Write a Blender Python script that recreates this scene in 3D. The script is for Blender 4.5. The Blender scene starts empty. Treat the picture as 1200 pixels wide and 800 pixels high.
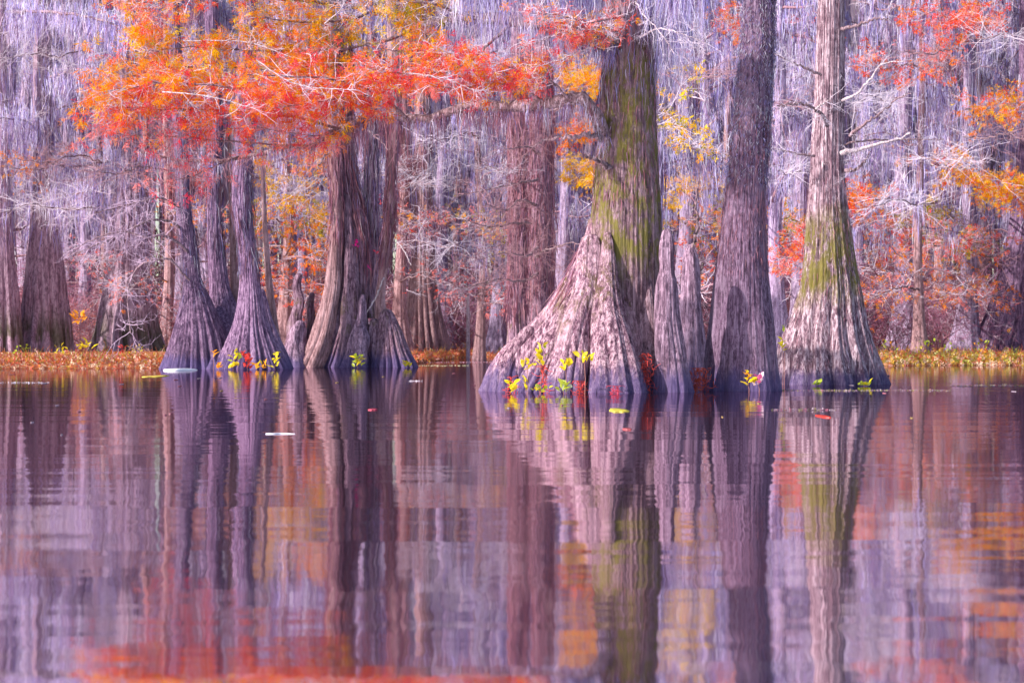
import bpy, math, random
import numpy as np
from math import radians, pi

sc = bpy.context.scene
COL = sc.collection
rs = np.random.default_rng(11)

# ------------------------------------------------------------------ camera, sky, sun, exposure
H, F, YH = 1.3, 2833.0, 397.0          # camera height (m), focal length and horizon of the 1200 x 800 photograph
cam = bpy.data.cameras.new('camera')
cam.sensor_width = 36.0
cam.lens = F / 1200 * 36
cam.shift_y = -3 / 1200
cam.clip_start, cam.clip_end = 0.1, 3000
cam.dof.use_dof = True
cam.dof.focus_distance = 62
cam.dof.aperture_fstop = 3.2
camo = bpy.data.objects.new('camera', cam)
camo.location = (0, 0, H)
camo.rotation_euler = (radians(90), 0, 0)
COL.objects.link(camo)
sc.camera = camo

SUN_AZ, SUN_EL = radians(-121), radians(34)     # azimuth from +Y, clockwise: behind the camera's left shoulder
w = bpy.data.worlds.new('World')
sc.world = w
w.use_nodes = True
nt = w.node_tree
bg = nt.nodes['Background']
sky = nt.nodes.new('ShaderNodeTexSky')
sky.sky_type = 'NISHITA'
sky.sun_disc = False
sky.sun_elevation = SUN_EL
sky.sun_rotation = SUN_AZ
nt.links.new(sky.outputs[0], bg.inputs[0])
bg.inputs[1].default_value = 0.115
sl = bpy.data.lights.new('sun', 'SUN')
sl.energy = 4.4
sl.angle = radians(0.6)
sl.color = (1.0, 0.93, 0.84)
so = bpy.data.objects.new('sun', sl)
sd = np.array((math.sin(SUN_AZ) * math.cos(SUN_EL), math.cos(SUN_AZ) * math.cos(SUN_EL), math.sin(SUN_EL)))
from mathutils import Vector
so.rotation_euler = Vector(tuple(sd)).to_track_quat('Z', 'Y').to_euler()
so.location = (-60, -60, 60)
COL.objects.link(so)
vs = sc.view_settings
vs.view_transform = 'Standard'
vs.look = 'None'
vs.exposure = 0.82
vs.gamma = 1.0
sc.cycles.max_bounces = 6
sc.cycles.diffuse_bounces = 3
sc.cycles.glossy_bounces = 3
sc.cycles.transmission_bounces = 3


# ------------------------------------------------------------------ measuring helpers
def X(px, d): return (px - 600) / F * d
def Zp(py, d): return H + (YH - py) / F * d
def P3(px, py, d): return np.array((X(px, d), d, Zp(py, d)))
def DW(py): return H * F / (py - YH)            # distance of a point on the water
def unit(v): return v / np.maximum(np.linalg.norm(v, axis=-1, keepdims=True), 1e-9)


def curve(x, xp, fp):
    """smooth interpolation through points (Hermite, limited slopes)"""
    xp, fp = np.asarray(xp, float), np.asarray(fp, float)
    m = np.gradient(fp, xp) if len(xp) > 2 else np.full(len(xp), (fp[-1] - fp[0]) / (xp[-1] - xp[0]))
    i = np.clip(np.searchsorted(xp, x) - 1, 0, len(xp) - 2)
    h = xp[i + 1] - xp[i]
    t = np.clip((x - xp[i]) / h, 0, 1)
    return ((2*t**3 - 3*t**2 + 1) * fp[i] + (t**3 - 2*t**2 + t) * h * m[i]
            + (-2*t**3 + 3*t**2) * fp[i+1] + (t**3 - t**2) * h * m[i+1])


# ------------------------------------------------------------------ mesh building
class MB:
    def __init__(self):
        self.v, self.q, self.c, self.n = [], [], [], 0

    def add(self, v, q, col=None):
        v = np.asarray(v, float).reshape(-1, 3)
        self.v.append(v)
        self.q.append(np.asarray(q, int).reshape(-1, 4) + self.n)
        if col is None:
            col = np.ones((len(v), 3))
        self.c.append(np.broadcast_to(np.asarray(col, float), (len(v), 3)))
        self.n += len(v)
        return self

    def mesh(self, name, mat, smooth=True, origin=(0, 0, 0)):
        me = bpy.data.meshes.new(name)
        v = np.concatenate(self.v) - np.asarray(origin, float)
        q = np.concatenate(self.q)
        c = np.concatenate(self.c)
        me.vertices.add(len(v))
        me.vertices.foreach_set('co', v.astype(np.float32).ravel())
        me.loops.add(q.size)
        me.loops.foreach_set('vertex_index', q.astype(np.int32).ravel())
        me.polygons.add(len(q))
        me.polygons.foreach_set('loop_start', np.arange(0, q.size, 4, dtype=np.int32))
        me.polygons.foreach_set('loop_total', np.full(len(q), 4, dtype=np.int32))
        me.polygons.foreach_set('use_smooth', np.full(len(q), smooth))
        a = me.attributes.new('tint', 'FLOAT_COLOR', 'POINT')
        a.data.foreach_set('color', np.concatenate([c, np.ones((len(c), 1))], 1).astype(np.float32).ravel())
        me.update(calc_edges=True)
        me.materials.append(mat)
        return me

    def build(self, name, mat, parent=None, smooth=True, origin=(0, 0, 0), kind=None):
        return link(name, self.mesh(name, mat, smooth, origin), parent, kind)


def link(name, me, parent=None, kind=None):
    o = bpy.data.objects.new(name, me)
    COL.objects.link(o)
    if parent is not None:
        o.parent = parent
    if kind:
        o['kind'] = kind
    return o


def tag(o, label=None, cat=None, group=None, kind=None):
    if label: o['label'] = label
    if cat: o['category'] = cat
    if group: o['group'] = group
    if kind: o['kind'] = kind
    return o


def thing(name, loc, label, cat, group=None, rotz=0.0, scale=1.0):
    o = bpy.data.objects.new(name, None)
    o.empty_display_size = 0.2
    COL.objects.link(o)
    o.location = tuple(float(a) for a in loc)
    o.rotation_euler = (0, 0, rotz)
    o.scale = (scale,) * 3 if np.isscalar(scale) else scale
    return tag(o, label, cat, group)


def copy_tree(src, loc, label, group=None, rotz=0.0, scale=(1, 1, 1)):
    r = src.copy()
    COL.objects.link(r)
    r.location, r.rotation_euler, r.scale = tuple(float(a) for a in loc), (0, 0, rotz), scale
    r['label'] = label
    if group: r['group'] = group
    for ch in list(src.children):
        c = ch.copy()
        COL.objects.link(c)
        c.parent = r
    return r


def tubes(P, R, sides=4):
    """P (N,K,3) polylines, R (N,K) radii"""
    P = np.asarray(P, float)
    N, K, _ = P.shape
    T = unit(np.gradient(P, axis=1))
    ref = np.broadcast_to(np.array((0.41, 0.23, 0.88)), T.shape)
    U = unit(np.cross(T, ref))
    V = np.cross(T, U)
    a = np.arange(sides) / sides * 2 * pi
    v = P[:, :, None] + R[:, :, None, None] * (np.cos(a)[None, None, :, None] * U[:, :, None] + np.sin(a)[None, None, :, None] * V[:, :, None])
    idx = np.arange(N * K * sides).reshape(N, K, sides)
    nx = np.roll(idx, -1, axis=2)
    q = np.stack([idx[:, :-1], nx[:, :-1], nx[:, 1:], idx[:, 1:]], -1)
    return v.reshape(-1, 3), q.reshape(-1, 4)


def grow(S, Dr, L, k=6, wander=0.25, bias=(0, 0, 0), r=rs):
    """random-walk polylines"""
    N = len(S)
    P = np.empty((N, k, 3))
    P[:, 0] = S
    d = unit(np.asarray(Dr, float))
    st = (np.asarray(L, float) / (k - 1))[:, None]
    for j in range(1, k):
        d = unit(d + r.normal(0, wander, (N, 3)) + np.asarray(bias))
        P[:, j] = P[:, j - 1] + d * st
    return P


def branch_off(P, n, L, t0=0.15, t1=1.0, spread=0.9, flat=1.0, up=0.0, k=5, wander=0.25, bias=(0, 0, 0), r=rs):
    """n side shoots on each polyline"""
    N, K, _ = P.shape
    t = r.uniform(t0, t1, (N, n)) * (K - 1.001)
    i = t.astype(int)
    f = (t - i)[..., None]
    a = np.arange(N)[:, None]
    S = P[a, i] * (1 - f) + P[a, i + 1] * f
    T = unit(P[a, i + 1] - P[a, i])
    rnd = r.normal(0, 1, (N, n, 3)) * np.array((1, 1, flat))
    dr = unit(T * (1 - 0.45 * spread) + unit(rnd) * spread + np.array((0, 0, up)))
    S, dr = S.reshape(-1, 3), dr.reshape(-1, 3)
    Ls = r.uniform(0.55, 1.15, len(S)) * np.repeat(np.broadcast_to(np.asarray(L, float), (N,)), n)
    return grow(S, dr, Ls, k, wander, bias, r)


def taper(P, r0, r1):
    K = P.shape[1]
    return np.linspace(1, 0, K)[None] * (np.asarray(r0, float).reshape(-1, 1) - r1) + r1 + np.zeros((len(P), 1))


def strands(S, L, W, segs=4, sway=0.06, r=rs, curl=0.0, lean=None):
    """hanging ribbons of moss"""
    N = len(S)
    t = np.linspace(0, 1, segs + 1)
    ang = r.uniform(0, 2 * pi, N)
    side = np.stack([np.cos(ang), np.sin(ang), np.zeros(N)], -1)
    C = np.repeat(S[:, None], segs + 1, 1)
    C[:, :, 2] -= t[None] * L[:, None]
    wob = np.cumsum(r.normal(0, 1, (N, segs + 1, 2)), 1) * (sway * L[:, None, None] / segs)
    wob[:, 0] = 0
    C[:, :, :2] += wob
    if lean is not None:
        C += lean[:, None] * t[None, :, None] * L[:, None, None]
    wd = W[:, None] * (0.55 + 0.9 * np.sin(np.clip(t * 1.15 + 0.12, 0, 1) * pi)[None]) * 0.5
    wd[:, -1] *= 0.25
    a = C + side[:, None] * wd[..., None]
    b = C - side[:, None] * wd[..., None]
    v = np.stack([a, b], 2).reshape(N, -1, 3)
    base = np.arange(segs) * 2
    q1 = np.stack([base, base + 1, base + 3, base + 2], -1)
    q = q1[None] + (np.arange(N) * (2 * segs + 2))[:, None, None]
    return v.reshape(-1, 3), q.reshape(-1, 4)


MOSS_PALE = np.array(((0.57, 0.51, 0.82), (0.43, 0.38, 0.79), (0.77, 0.74, 0.90), (0.32, 0.23, 0.50), (0.58, 0.42, 0.58), (0.14, 0.08, 0.19), (0.70, 0.67, 0.82)))  # moss tints, lightened in place of haze over the background
MOSS_BROWN = np.array(((0.42, 0.18, 0.22), (0.33, 0.13, 0.18), (0.48, 0.25, 0.30), (0.23, 0.10, 0.16), (0.42, 0.24, 0.36)))


def moss_clumps(mb, A, per, L0, L1, spread, width, pal=MOSS_PALE, segs=4, sway=0.06, r=rs, zsp=None):
    """a clump of strands below each anchor"""
    N = len(A)
    cl = r.uniform(L0, L1, N) * r.uniform(0.5, 1.0, N)
    S = np.repeat(A, per, 0) + r.normal(0, 1, (N * per, 3)) * np.array((spread, spread, zsp if zsp else spread * 0.35))
    L = np.repeat(cl, per) * r.uniform(0.3, 1.0, N * per)
    W = r.uniform(0.6, 1.4, N * per) * width
    v, q = strands(S, L, W, segs, sway, r)
    ci = np.repeat(r.integers(0, len(pal), N), per)
    flip = r.random(N * per) < 0.35
    ci[flip] = r.integers(0, len(pal), flip.sum())
    c = pal[ci] * r.uniform(0.8, 1.15, (N * per, 1))
    mb.add(v, q, np.repeat(c, 2 * segs + 2, 0))


def needle_sprays(mb, O, Dn, size, col, m=9, width=0.09, droop=0.35, r=rs):
    """feathery leaf sprays: m narrow kite-shaped leaflets on each"""
    N = len(O)
    Dn = unit(Dn + np.array((0, 0, -droop)) * r.uniform(0.2, 1.4, (N, 1)))
    S = unit(np.cross(Dn, unit(r.normal(0, 1, (N, 3)) + np.array((0, 0, 1.2)))))
    Up = np.cross(S, Dn)
    j = np.arange(m)
    t = j / m
    sg = np.where(j % 2 == 0, 1.0, -1.0)
    ln = size[:, None] * (0.62 - 0.35 * t)[None] * r.uniform(0.7, 1.25, (N, m))
    b = O[:, None] + Dn[:, None] * (t[None] * size[:, None])[..., None]
    dr = unit(Dn[:, None] * 0.75 + S[:, None] * (sg[None, :, None]) + r.normal(0, 0.3, (N, m, 3)) + np.array((0, 0, -0.15)))
    wv = unit(np.cross(dr, Up[:, None] + r.normal(0, 0.4, (N, m, 3))))
    hw = (ln * width * 1.6)[..., None]
    tip = b + dr * ln[..., None]
    mid = b + dr * (ln * 0.5)[..., None]
    v = np.stack([b, mid + wv * hw, tip, mid - wv * hw], 2).reshape(-1, 3)
    q = np.arange(N * m * 4).reshape(-1, 4)
    c = np.repeat(col, m, 0) * r.uniform(0.8, 1.2, (N * m, 1))
    mb.add(v, q, np.repeat(np.clip(c, 0, 0.95), 4, 0))


def ring_grid(z, cx, cy, rx, ry, seg=96, rib=0.05, nrib=11, base_rib=0.10, hb=2.5, fine=0.012, lumpy=0.02, r=rs):
    """fluted trunk surface; z from the top down"""
    nz = len(z)
    th = np.arange(seg) / seg * 2 * pi
    zz = z[:, None]
    low = np.clip(1 - (zz - z.min()) / hb, 0, 1)
    amp = rib + base_rib * low ** 1.3
    warp = 0.7 * np.sin(2 * th + r.uniform(0, 6)) + 0.45 * np.sin(3 * th + r.uniform(0, 6)) + 0.25 * np.sin(5 * th + r.uniform(0, 6))
    tw = r.normal(0, 0.05) * (zz - z.min())
    f = np.abs(np.cos((nrib / 2) * th + warp[None] * 0.9 + tw)) * 1.5 - 0.95
    k2 = nrib * 2 + 1
    f = f + 0.35 * (np.abs(np.cos(k2 / 2 * th + 1.7 * warp[None] + 2 + tw)) - 0.6)
    if nrib % 2:                              # close the odd half-waves smoothly
        pass
    g = np.zeros((nz, seg))
    for k in r.integers(9, max(10, seg // 3), 14):
        g += np.cos(k * th[None] + r.uniform(0, 6) + np.cumsum(r.normal(0, 0.09, nz))[:, None]) / 3.7
    lump = np.zeros((nz, seg))
    for k in (1, 2, 3, 4):
        lump += np.cos(k * th[None] + r.uniform(0, 6) + zz * r.uniform(-0.9, 0.9)) * np.cos(zz * r.uniform(0.6, 2.0) * (1 + 12 * (lumpy - 0.02)) + r.uniform(0, 6)) * lumpy
    s = 1 + amp * f + fine * g + lump
    return np.stack([cx[:, None] + rx[:, None] * s * np.cos(th), cy[:, None] + ry[:, None] * s * np.sin(th), zz + np.zeros_like(s)], -1)


def add_grid(mb, G, cap=True):
    nz, seg, _ = G.shape
    v = G.reshape(-1, 3)
    i = np.arange(nz * seg).reshape(nz, seg)
    nx = np.roll(i, -1, 1)
    q = np.stack([i[:-1], i[1:], nx[1:], nx[:-1]], -1).reshape(-1, 4)
    if cap:
        top = G[0].mean(0)
        rise = np.linalg.norm(G[0] - top, axis=1).mean()
        r1 = top + (G[0] - top) * 0.6 + np.array((0, 0, rise * 0.45))
        r2 = top + (G[0] - top) * 0.08 + np.array((0, 0, rise * 0.6))
        n0 = len(v)
        v = np.concatenate([v, r1, r2])
        a, b, c = np.arange(seg), n0 + np.arange(seg), n0 + seg + np.arange(seg)
        q = np.concatenate([q, np.stack([b, a, np.roll(a, -1), np.roll(b, -1)], -1), np.stack([c, b, np.roll(b, -1), np.roll(c, -1)], -1)])
    mb.add(v, q)


def outline_grid(lv, d, ratio=0.85, dy=0.0, dy_top=None, nz=80, sink=0.5, **kw):
    """trunk from its measured outline: rows of (y, left x, right x) at distance d"""
    lv = sorted(lv)
    y = np.array([a[0] for a in lv], float)
    s = np.linspace(0, 1, nz)
    py = y[0] + (y[-1] - y[0]) * s
    xl, xr = curve(py, y, [a[1] for a in lv]), curve(py, y, [a[2] for a in lv])
    z = Zp(py, d)
    cx, rx = X((xl + xr) / 2, d), (xr - xl) / 2 / F * d
    z, cx, rx = np.append(z, z[-1] - sink), np.append(cx, cx[-1]), np.append(rx, rx[-1] * 1.03)
    off = dy if dy_top is None else np.interp(np.linspace(0, 1, nz + 1), (0, 1), (dy_top, dy))
    cy = np.full(nz + 1, float(d)) + off
    ratio = np.interp(np.linspace(0, 1, nz + 1), (0, 1), (ratio, ratio)) if np.isscalar(ratio) else np.interp(np.linspace(0, 1, nz + 1), (0, 1), ratio)
    return ring_grid(z, cx, cy, rx, rx * ratio, **kw)


# ------------------------------------------------------------------ materials
def mat(name):
    m = bpy.data.materials.new(name)
    m.use_nodes = True
    t = m.node_tree
    t.nodes.clear()
    out = t.nodes.new('ShaderNodeOutputMaterial')
    return m, t, out


class NT:
    def __init__(self, t): self.t = t
    def n(self, typ, **kw):
        nd = self.t.nodes.new(typ)
        for k, v in kw.items():
            setattr(nd, k, v)
        return nd
    def l(self, a, b): self.t.links.new(a, b)
    def math(self, op, a, b=None, clamp=False):
        nd = self.n('ShaderNodeMath', operation=op, use_clamp=clamp)
        for i, x in enumerate((a, b)):
            if x is None: continue
            if isinstance(x, (int, float)): nd.inputs[i].default_value = x
            else: self.l(x, nd.inputs[i])
        return nd.outputs[0]
    def mix(self, fac, a, b, mode='MIX'):
        nd = self.n('ShaderNodeMix', data_type='RGBA', blend_type=mode)
        for i, x in ((0, fac), (6, a), (7, b)):
            if isinstance(x, (int, float)): nd.inputs[i].default_value = x
            elif isinstance(x, tuple): nd.inputs[i].default_value = (*x, 1)
            else: self.l(x, nd.inputs[i])
        return nd.outputs[2]
    def noise(self, vec, scale, detail=4, rough=0.6, dist=0.0):
        nd = self.n('ShaderNodeTexNoise')
        nd.inputs['Scale'].default_value = scale
        nd.inputs['Detail'].default_value = detail
        nd.inputs['Roughness'].default_value = rough
        nd.inputs['Distortion'].default_value = dist
        if vec is not None: self.l(vec, nd.inputs['Vector'])
        return nd.outputs['Fac']
    def mapping(self, vec, scale):
        nd = self.n('ShaderNodeMapping')
        nd.inputs['Scale'].default_value = scale
        self.l(vec, nd.inputs['Vector'])
        return nd.outputs[0]
    def ramp(self, fac, stops):
        nd = self.n('ShaderNodeValToRGB')
        el = nd.color_ramp.elements
        while len(el) < len(stops): el.new(0.5)
        for e, (p, c) in zip(el, stops):
            e.position = p
            e.color = (*c, 1)
        self.l(fac, nd.inputs[0])
        return nd.outputs[0]
    def rng(self, x, a, b, c=0.0, d=1.0):
        nd = self.n('ShaderNodeMapRange')
        self.l(x, nd.inputs[0])
        for i, v in enumerate((a, b, c, d)): nd.inputs[i + 1].default_value = v
        return nd.outputs[0]


def bark(name, dark, mid, light, green=None, wet=0.0, scale=1.0, bump=0.5, fuzz=0.0, blotch=None, darkgreen=None):
    """fibrous bark: vertical streaks, lichen blotches, moss between two heights, a stained band at the water"""
    m, t, out = mat(name)
    g = NT(t)
    tc = g.n('ShaderNodeTexCoord').outputs['Object']
    info = g.n('ShaderNodeObjectInfo')
    pos = g.n('ShaderNodeNewGeometry').outputs['Position']
    sep = g.n('ShaderNodeSeparateXYZ')
    g.l(pos, sep.inputs[0])
    z = sep.outputs[2]
    st = g.noise(g.mapping(tc, (7 * scale, 7 * scale, 0.45 * scale)), 1.6, 8, 0.68, 0.35)
    fi = g.noise(g.mapping(tc, (22 * scale, 22 * scale, 1.5 * scale)), 2.0, 4, 0.6, 0.2)
    h = g.math('ADD', g.math('MULTIPLY', st, 0.6), g.math('MULTIPLY', fi, 0.4))
    c = g.ramp(h, [(0.415, dark), (0.50, mid), (0.585, light)])
    big = g.noise(g.mapping(tc, (1, 1, 0.5)), 1.1 * scale, 5, 0.65, 0.4)
    bl = blotch or tuple(min(1, x * 1.25) for x in light)
    c = g.mix(g.math('MULTIPLY', g.rng(big, 0.52, 0.68), 0.75), c, g.mix(fi, mid, bl))
    fl = g.noise(g.mapping(tc, (1, 1, 0.6)), 9 * scale, 5, 0.75)
    c = g.mix(g.math('MULTIPLY', g.rng(fl, 0.55, 0.64), 0.65), c, light)
    c = g.mix(g.math('MULTIPLY', g.rng(fl, 0.46, 0.37), 0.75), c, dark)
    if green:
        z0, z1, amt, gc = green
        zn = g.math('ADD', z, g.math('MULTIPLY', g.math('SUBTRACT', big, 0.5), 3.0))
        band = g.math('MULTIPLY', g.rng(zn, z0 - 0.5, z0 + 0.4), g.rng(zn, z1 + 0.6, z1 - 0.6))
        gn = g.noise(g.mapping(tc, (1.6, 1.6, 0.6)), 1.9, 8, 0.8, 0.6)
        msk = g.math('MULTIPLY', band, g.rng(gn, 0.62 - 0.25 * amt, 0.72 - 0.25 * amt))
        gcol = g.mix(fi, tuple(x * 0.45 for x in gc), gc)
        c = g.mix(g.math('MULTIPLY', msk, 0.9), c, gcol)
    if darkgreen:
        z1, amt, gc = darkgreen
        gn = g.noise(g.mapping(tc, (0.9, 0.9, 0.25)), 1.3, 4, 0.6, 0.5)
        zn = g.math('ADD', z, g.math('MULTIPLY', g.math('SUBTRACT', st, 0.5), 2.0))
        msk = g.math('MULTIPLY', g.rng(zn, z1 + 0.9, z1 - 0.9), g.rng(gn, 0.56 - 0.2 * amt, 0.66 - 0.2 * amt))
        c = g.mix(g.math('MULTIPLY', msk, 0.8), c, g.mix(st, tuple(x * 0.4 for x in gc), tuple(x * 1.3 for x in gc)))
    rnd = g.rng(info.outputs['Random'], 0, 1, 0.8, 1.2)
    hs = g.n('ShaderNodeHueSaturation')
    g.l(c, hs.inputs['Color'])
    g.l(rnd, hs.inputs['Value'])
    c = hs.outputs[0]
    rough = 0.85
    if wet:
        zn = g.math('ADD', z, g.math('MULTIPLY', g.math('SUBTRACT', g.noise(g.mapping(tc, (3, 3, 0.7)), 1.5, 5, 0.65), 0.5), wet * 2.6))
        wm = g.rng(zn, wet * 1.35, wet * 0.6)
        c = g.mix(g.math('MULTIPLY', wm, 0.8), c, g.mix(fi, (0.035, 0.025, 0.08), (0.13, 0.095, 0.25)))
    b = g.n('ShaderNodeBump')
    b.inputs['Strength'].default_value = bump
    b.inputs['Distance'].default_value = 0.10
    g.l(h, b.inputs['Height'])
    p = g.n('ShaderNodeBsdfPrincipled')
    g.l(c, p.inputs['Base Color'])
    p.inputs['Roughness'].default_value = rough
    p.inputs['Specular IOR Level'].default_value = 0.25
    g.l(b.outputs[0], p.inputs['Normal'])
    g.l(p.outputs[0], out.inputs[0])
    return m


def leafy(name, trans=0.35, var=0.25, mult=(1, 1, 1), rough=0.7, gloss=0.0):
    """thin leaf / strand material: colour from the piece's own tint"""
    m, t, out = mat(name)
    g = NT(t)
    at = g.n('ShaderNodeAttribute', attribute_name='tint').outputs['Color']
    info = g.n('ShaderNodeObjectInfo')
    hs = g.n('ShaderNodeHueSaturation')
    g.l(g.rng(info.outputs['Random'], 0, 1, 1 - var, 1 + var), hs.inputs['Value'])
    g.l(g.mix(1.0, at, mult, 'MULTIPLY'), hs.inputs['Color'])
    c = hs.outputs[0]
    d = g.n('ShaderNodeBsdfDiffuse')
    tr = g.n('ShaderNodeBsdfTranslucent')
    g.l(c, d.inputs[0])
    g.l(c, tr.inputs[0])
    mx = g.n('ShaderNodeMixShader')
    mx.inputs[0].default_value = trans
    g.l(d.outputs[0], mx.inputs[1])
    g.l(tr.outputs[0], mx.inputs[2])
    o = mx.outputs[0]
    if gloss:
        gl = g.n('ShaderNodeBsdfGlossy')
        gl.inputs['Roughness'].default_value = 0.35
        m2 = g.n('ShaderNodeMixShader')
        m2.inputs[0].default_value = gloss
        g.l(o, m2.inputs[1])
        g.l(gl.outputs[0], m2.inputs[2])
        o = m2.outputs[0]
    g.l(o, out.inputs[0])
    return m


M = {}
GRN = (0.23, 0.20, 0.035)
M['bark_big'] = bark('bark_big', (0.06, 0.03, 0.045), (0.21, 0.115, 0.15), (0.42, 0.28, 0.34), green=(3.0, 8.4, 0.68, GRN), wet=0.55, blotch=(0.44, 0.30, 0.37), bump=0.9)
M['bark_buttress'] = bark('bark_buttress', (0.055, 0.02, 0.04), (0.25, 0.125, 0.185), (0.60, 0.41, 0.48), green=(2.0, 6.0, 0.5, (0.16, 0.11, 0.045)), wet=0.55, blotch=(0.56, 0.38, 0.44), bump=0.9)
M['bark_column'] = bark('bark_column', (0.05, 0.025, 0.05), (0.15, 0.08, 0.145), (0.30, 0.20, 0.30), wet=0.45, blotch=(0.32, 0.235, 0.33), bump=0.8, scale=1.3)
M['bark_flared'] = bark('bark_flared', (0.06, 0.03, 0.05), (0.24, 0.135, 0.18), (0.64, 0.50, 0.57), green=(2.5, 4.7, 0.85, (0.21, 0.18, 0.025)), wet=0.35, blotch=(0.48, 0.34, 0.40), bump=1.0, scale=1.1)
M['bark_knee'] = bark('bark_knee', (0.06, 0.032, 0.06), (0.21, 0.12, 0.185), (0.43, 0.29, 0.40), wet=0.5, blotch=(0.38, 0.28, 0.40), bump=0.8)
M['bark_clump'] = bark('bark_clump', (0.05, 0.025, 0.06), (0.16, 0.085, 0.17), (0.32, 0.205, 0.32), wet=0.5, blotch=(0.28, 0.20, 0.33), scale=0.9, bump=0.8)
M['bark_fork'] = bark('bark_fork', (0.055, 0.022, 0.042), (0.19, 0.10, 0.155), (0.38, 0.245, 0.32), wet=0.6, green=(1.6, 3.2, 0.45, (0.14, 0.10, 0.05)), scale=0.9, bump=0.8)
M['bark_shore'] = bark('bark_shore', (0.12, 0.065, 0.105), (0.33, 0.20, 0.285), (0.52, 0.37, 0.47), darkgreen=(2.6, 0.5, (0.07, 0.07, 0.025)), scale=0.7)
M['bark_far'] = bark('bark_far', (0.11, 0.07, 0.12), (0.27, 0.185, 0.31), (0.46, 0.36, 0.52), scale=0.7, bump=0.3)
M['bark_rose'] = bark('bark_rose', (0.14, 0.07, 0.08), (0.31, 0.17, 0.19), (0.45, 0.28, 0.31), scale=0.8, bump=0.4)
M['limb'] = bark('limb', (0.07, 0.04, 0.05), (0.21, 0.12, 0.14), (0.42, 0.30, 0.36), scale=1.6, bump=0.5)
M['limb_pale'] = bark('limb_pale', (0.20, 0.13, 0.15), (0.46, 0.36, 0.40), (0.72, 0.62, 0.68), scale=1.6, bump=0.4)
M['twig'] = leafy('twig', 0.0, 0.15)
M['moss'] = leafy('moss', 0.42, 0.18)
M['leaf'] = leafy('leaf', 0.5, 0.06)
M['plant'] = leafy('plant', 0.35, 0.1, gloss=0.04)

TW_PALE = np.array((0.66, 0.56, 0.68))
TW_ROSE = np.array((0.40, 0.22, 0.26))
TW_DARK = np.array((0.16, 0.09, 0.11))

ORANGE, RED, CRIMSON, YELLOW, OLIVE, AMBER, PINK = ((0.92, 0.25, 0.012), (0.84, 0.085, 0.045), (0.78, 0.06, 0.11), (0.93, 0.56, 0.015),
                                                   (0.40, 0.34, 0.03), (0.92, 0.38, 0.012), (0.84, 0.24, 0.22))


def cols(n, pal, wts, r=rs):
    p = np.array(pal)
    return p[r.choice(len(p), n, p=np.array(wts, float) / sum(wts))]


# ------------------------------------------------------------------ water and bank
def noise1(x, seed, f):
    q = np.random.default_rng(seed)
    s = 0
    for k in range(6):
        s = s + np.sin(x * f * (1.7 ** k) + q.uniform(0, 6)) / (1.5 ** k)
    return s / 2.2


def bank_edge(x):
    """distance of the water's far edge at world x"""
    px = 600 + x / 110 * F
    e = np.interp(px, (-600, 0, 190, 330, 470, 492, 520, 575, 600, 700, 960, 1020, 1050, 1200, 1800),
                  (106, 105, 107, 118, 126, 150, 172, 172, 160, 128, 124, 120, 117, 119, 118))
    return e + noise1(x, 3, 0.35) * 0.9 + noise1(x, 5, 2.0) * 0.25


def ground_z(x, y):
    s = y - bank_edge(x)
    z = np.where(s < 0, s * 0.25, 0.16 * (1 - np.exp(-s / 0.5)) + 0.44 * (1 - np.exp(-np.maximum(s, 0) / 30)))
    return np.clip(z, -1.5, 3) + np.where(s > 0.5, noise1(x * 1.3 + y * 0.7, 8, 0.5) * 0.04, 0) + np.maximum(s - 120, 0) * 0.02


m, t, out = mat('water')
g = NT(t)
geo = g.n('ShaderNodeNewGeometry').outputs['Position']
n1 = g.noise(g.mapping(geo, (0.14, 0.5, 1)), 1.0, 2, 0.5)
n2 = g.noise(g.mapping(geo, (1.6, 0.55, 1)), 1.2, 3, 0.55)
n3 = g.noise(g.mapping(geo, (0.5, 1.6, 1)), 1.0, 2, 0.5)
hh = g.math('ADD', g.math('ADD', g.math('MULTIPLY', n1, 0.010), g.math('MULTIPLY', n3, 0.0022)), g.math('MULTIPLY', n2, 0.0022))
b = g.n('ShaderNodeBump')
b.inputs['Strength'].default_value = 1.0
b.inputs['Distance'].default_value = 1.0
g.l(hh, b.inputs['Height'])
d = g.n('ShaderNodeBsdfDiffuse')
d.inputs[0].default_value = (0.05, 0.026, 0.04, 1)
p = g.n('ShaderNodeBsdfGlossy')
p.inputs[0].default_value = (0.84, 0.775, 0.835, 1)
p.inputs['Roughness'].default_value = 0.038
g.l(b.outputs[0], p.inputs['Normal'])
mx = g.n('ShaderNodeMixShader')
mx.inputs[0].default_value = 0.93
g.l(d.outputs[0], mx.inputs[1])
g.l(p.outputs[0], mx.inputs[2])
g.l(mx.outputs[0], out.inputs[0])
M['water'] = m
mb = MB()
xs = np.linspace(-260, 260, 27)
ys = np.concatenate([np.linspace(-60, 330, 40)])
gx, gy = np.meshgrid(xs, ys)
i = np.arange(gx.size).reshape(gx.shape)
mb.add(np.stack([gx, gy, gx * 0], -1), np.stack([i[:-1, :-1], i[:-1, 1:], i[1:, 1:], i[1:, :-1]], -1))
tag(mb.build('lake_water', m), 'calm dark reflecting swamp water', kind='structure')

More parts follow.
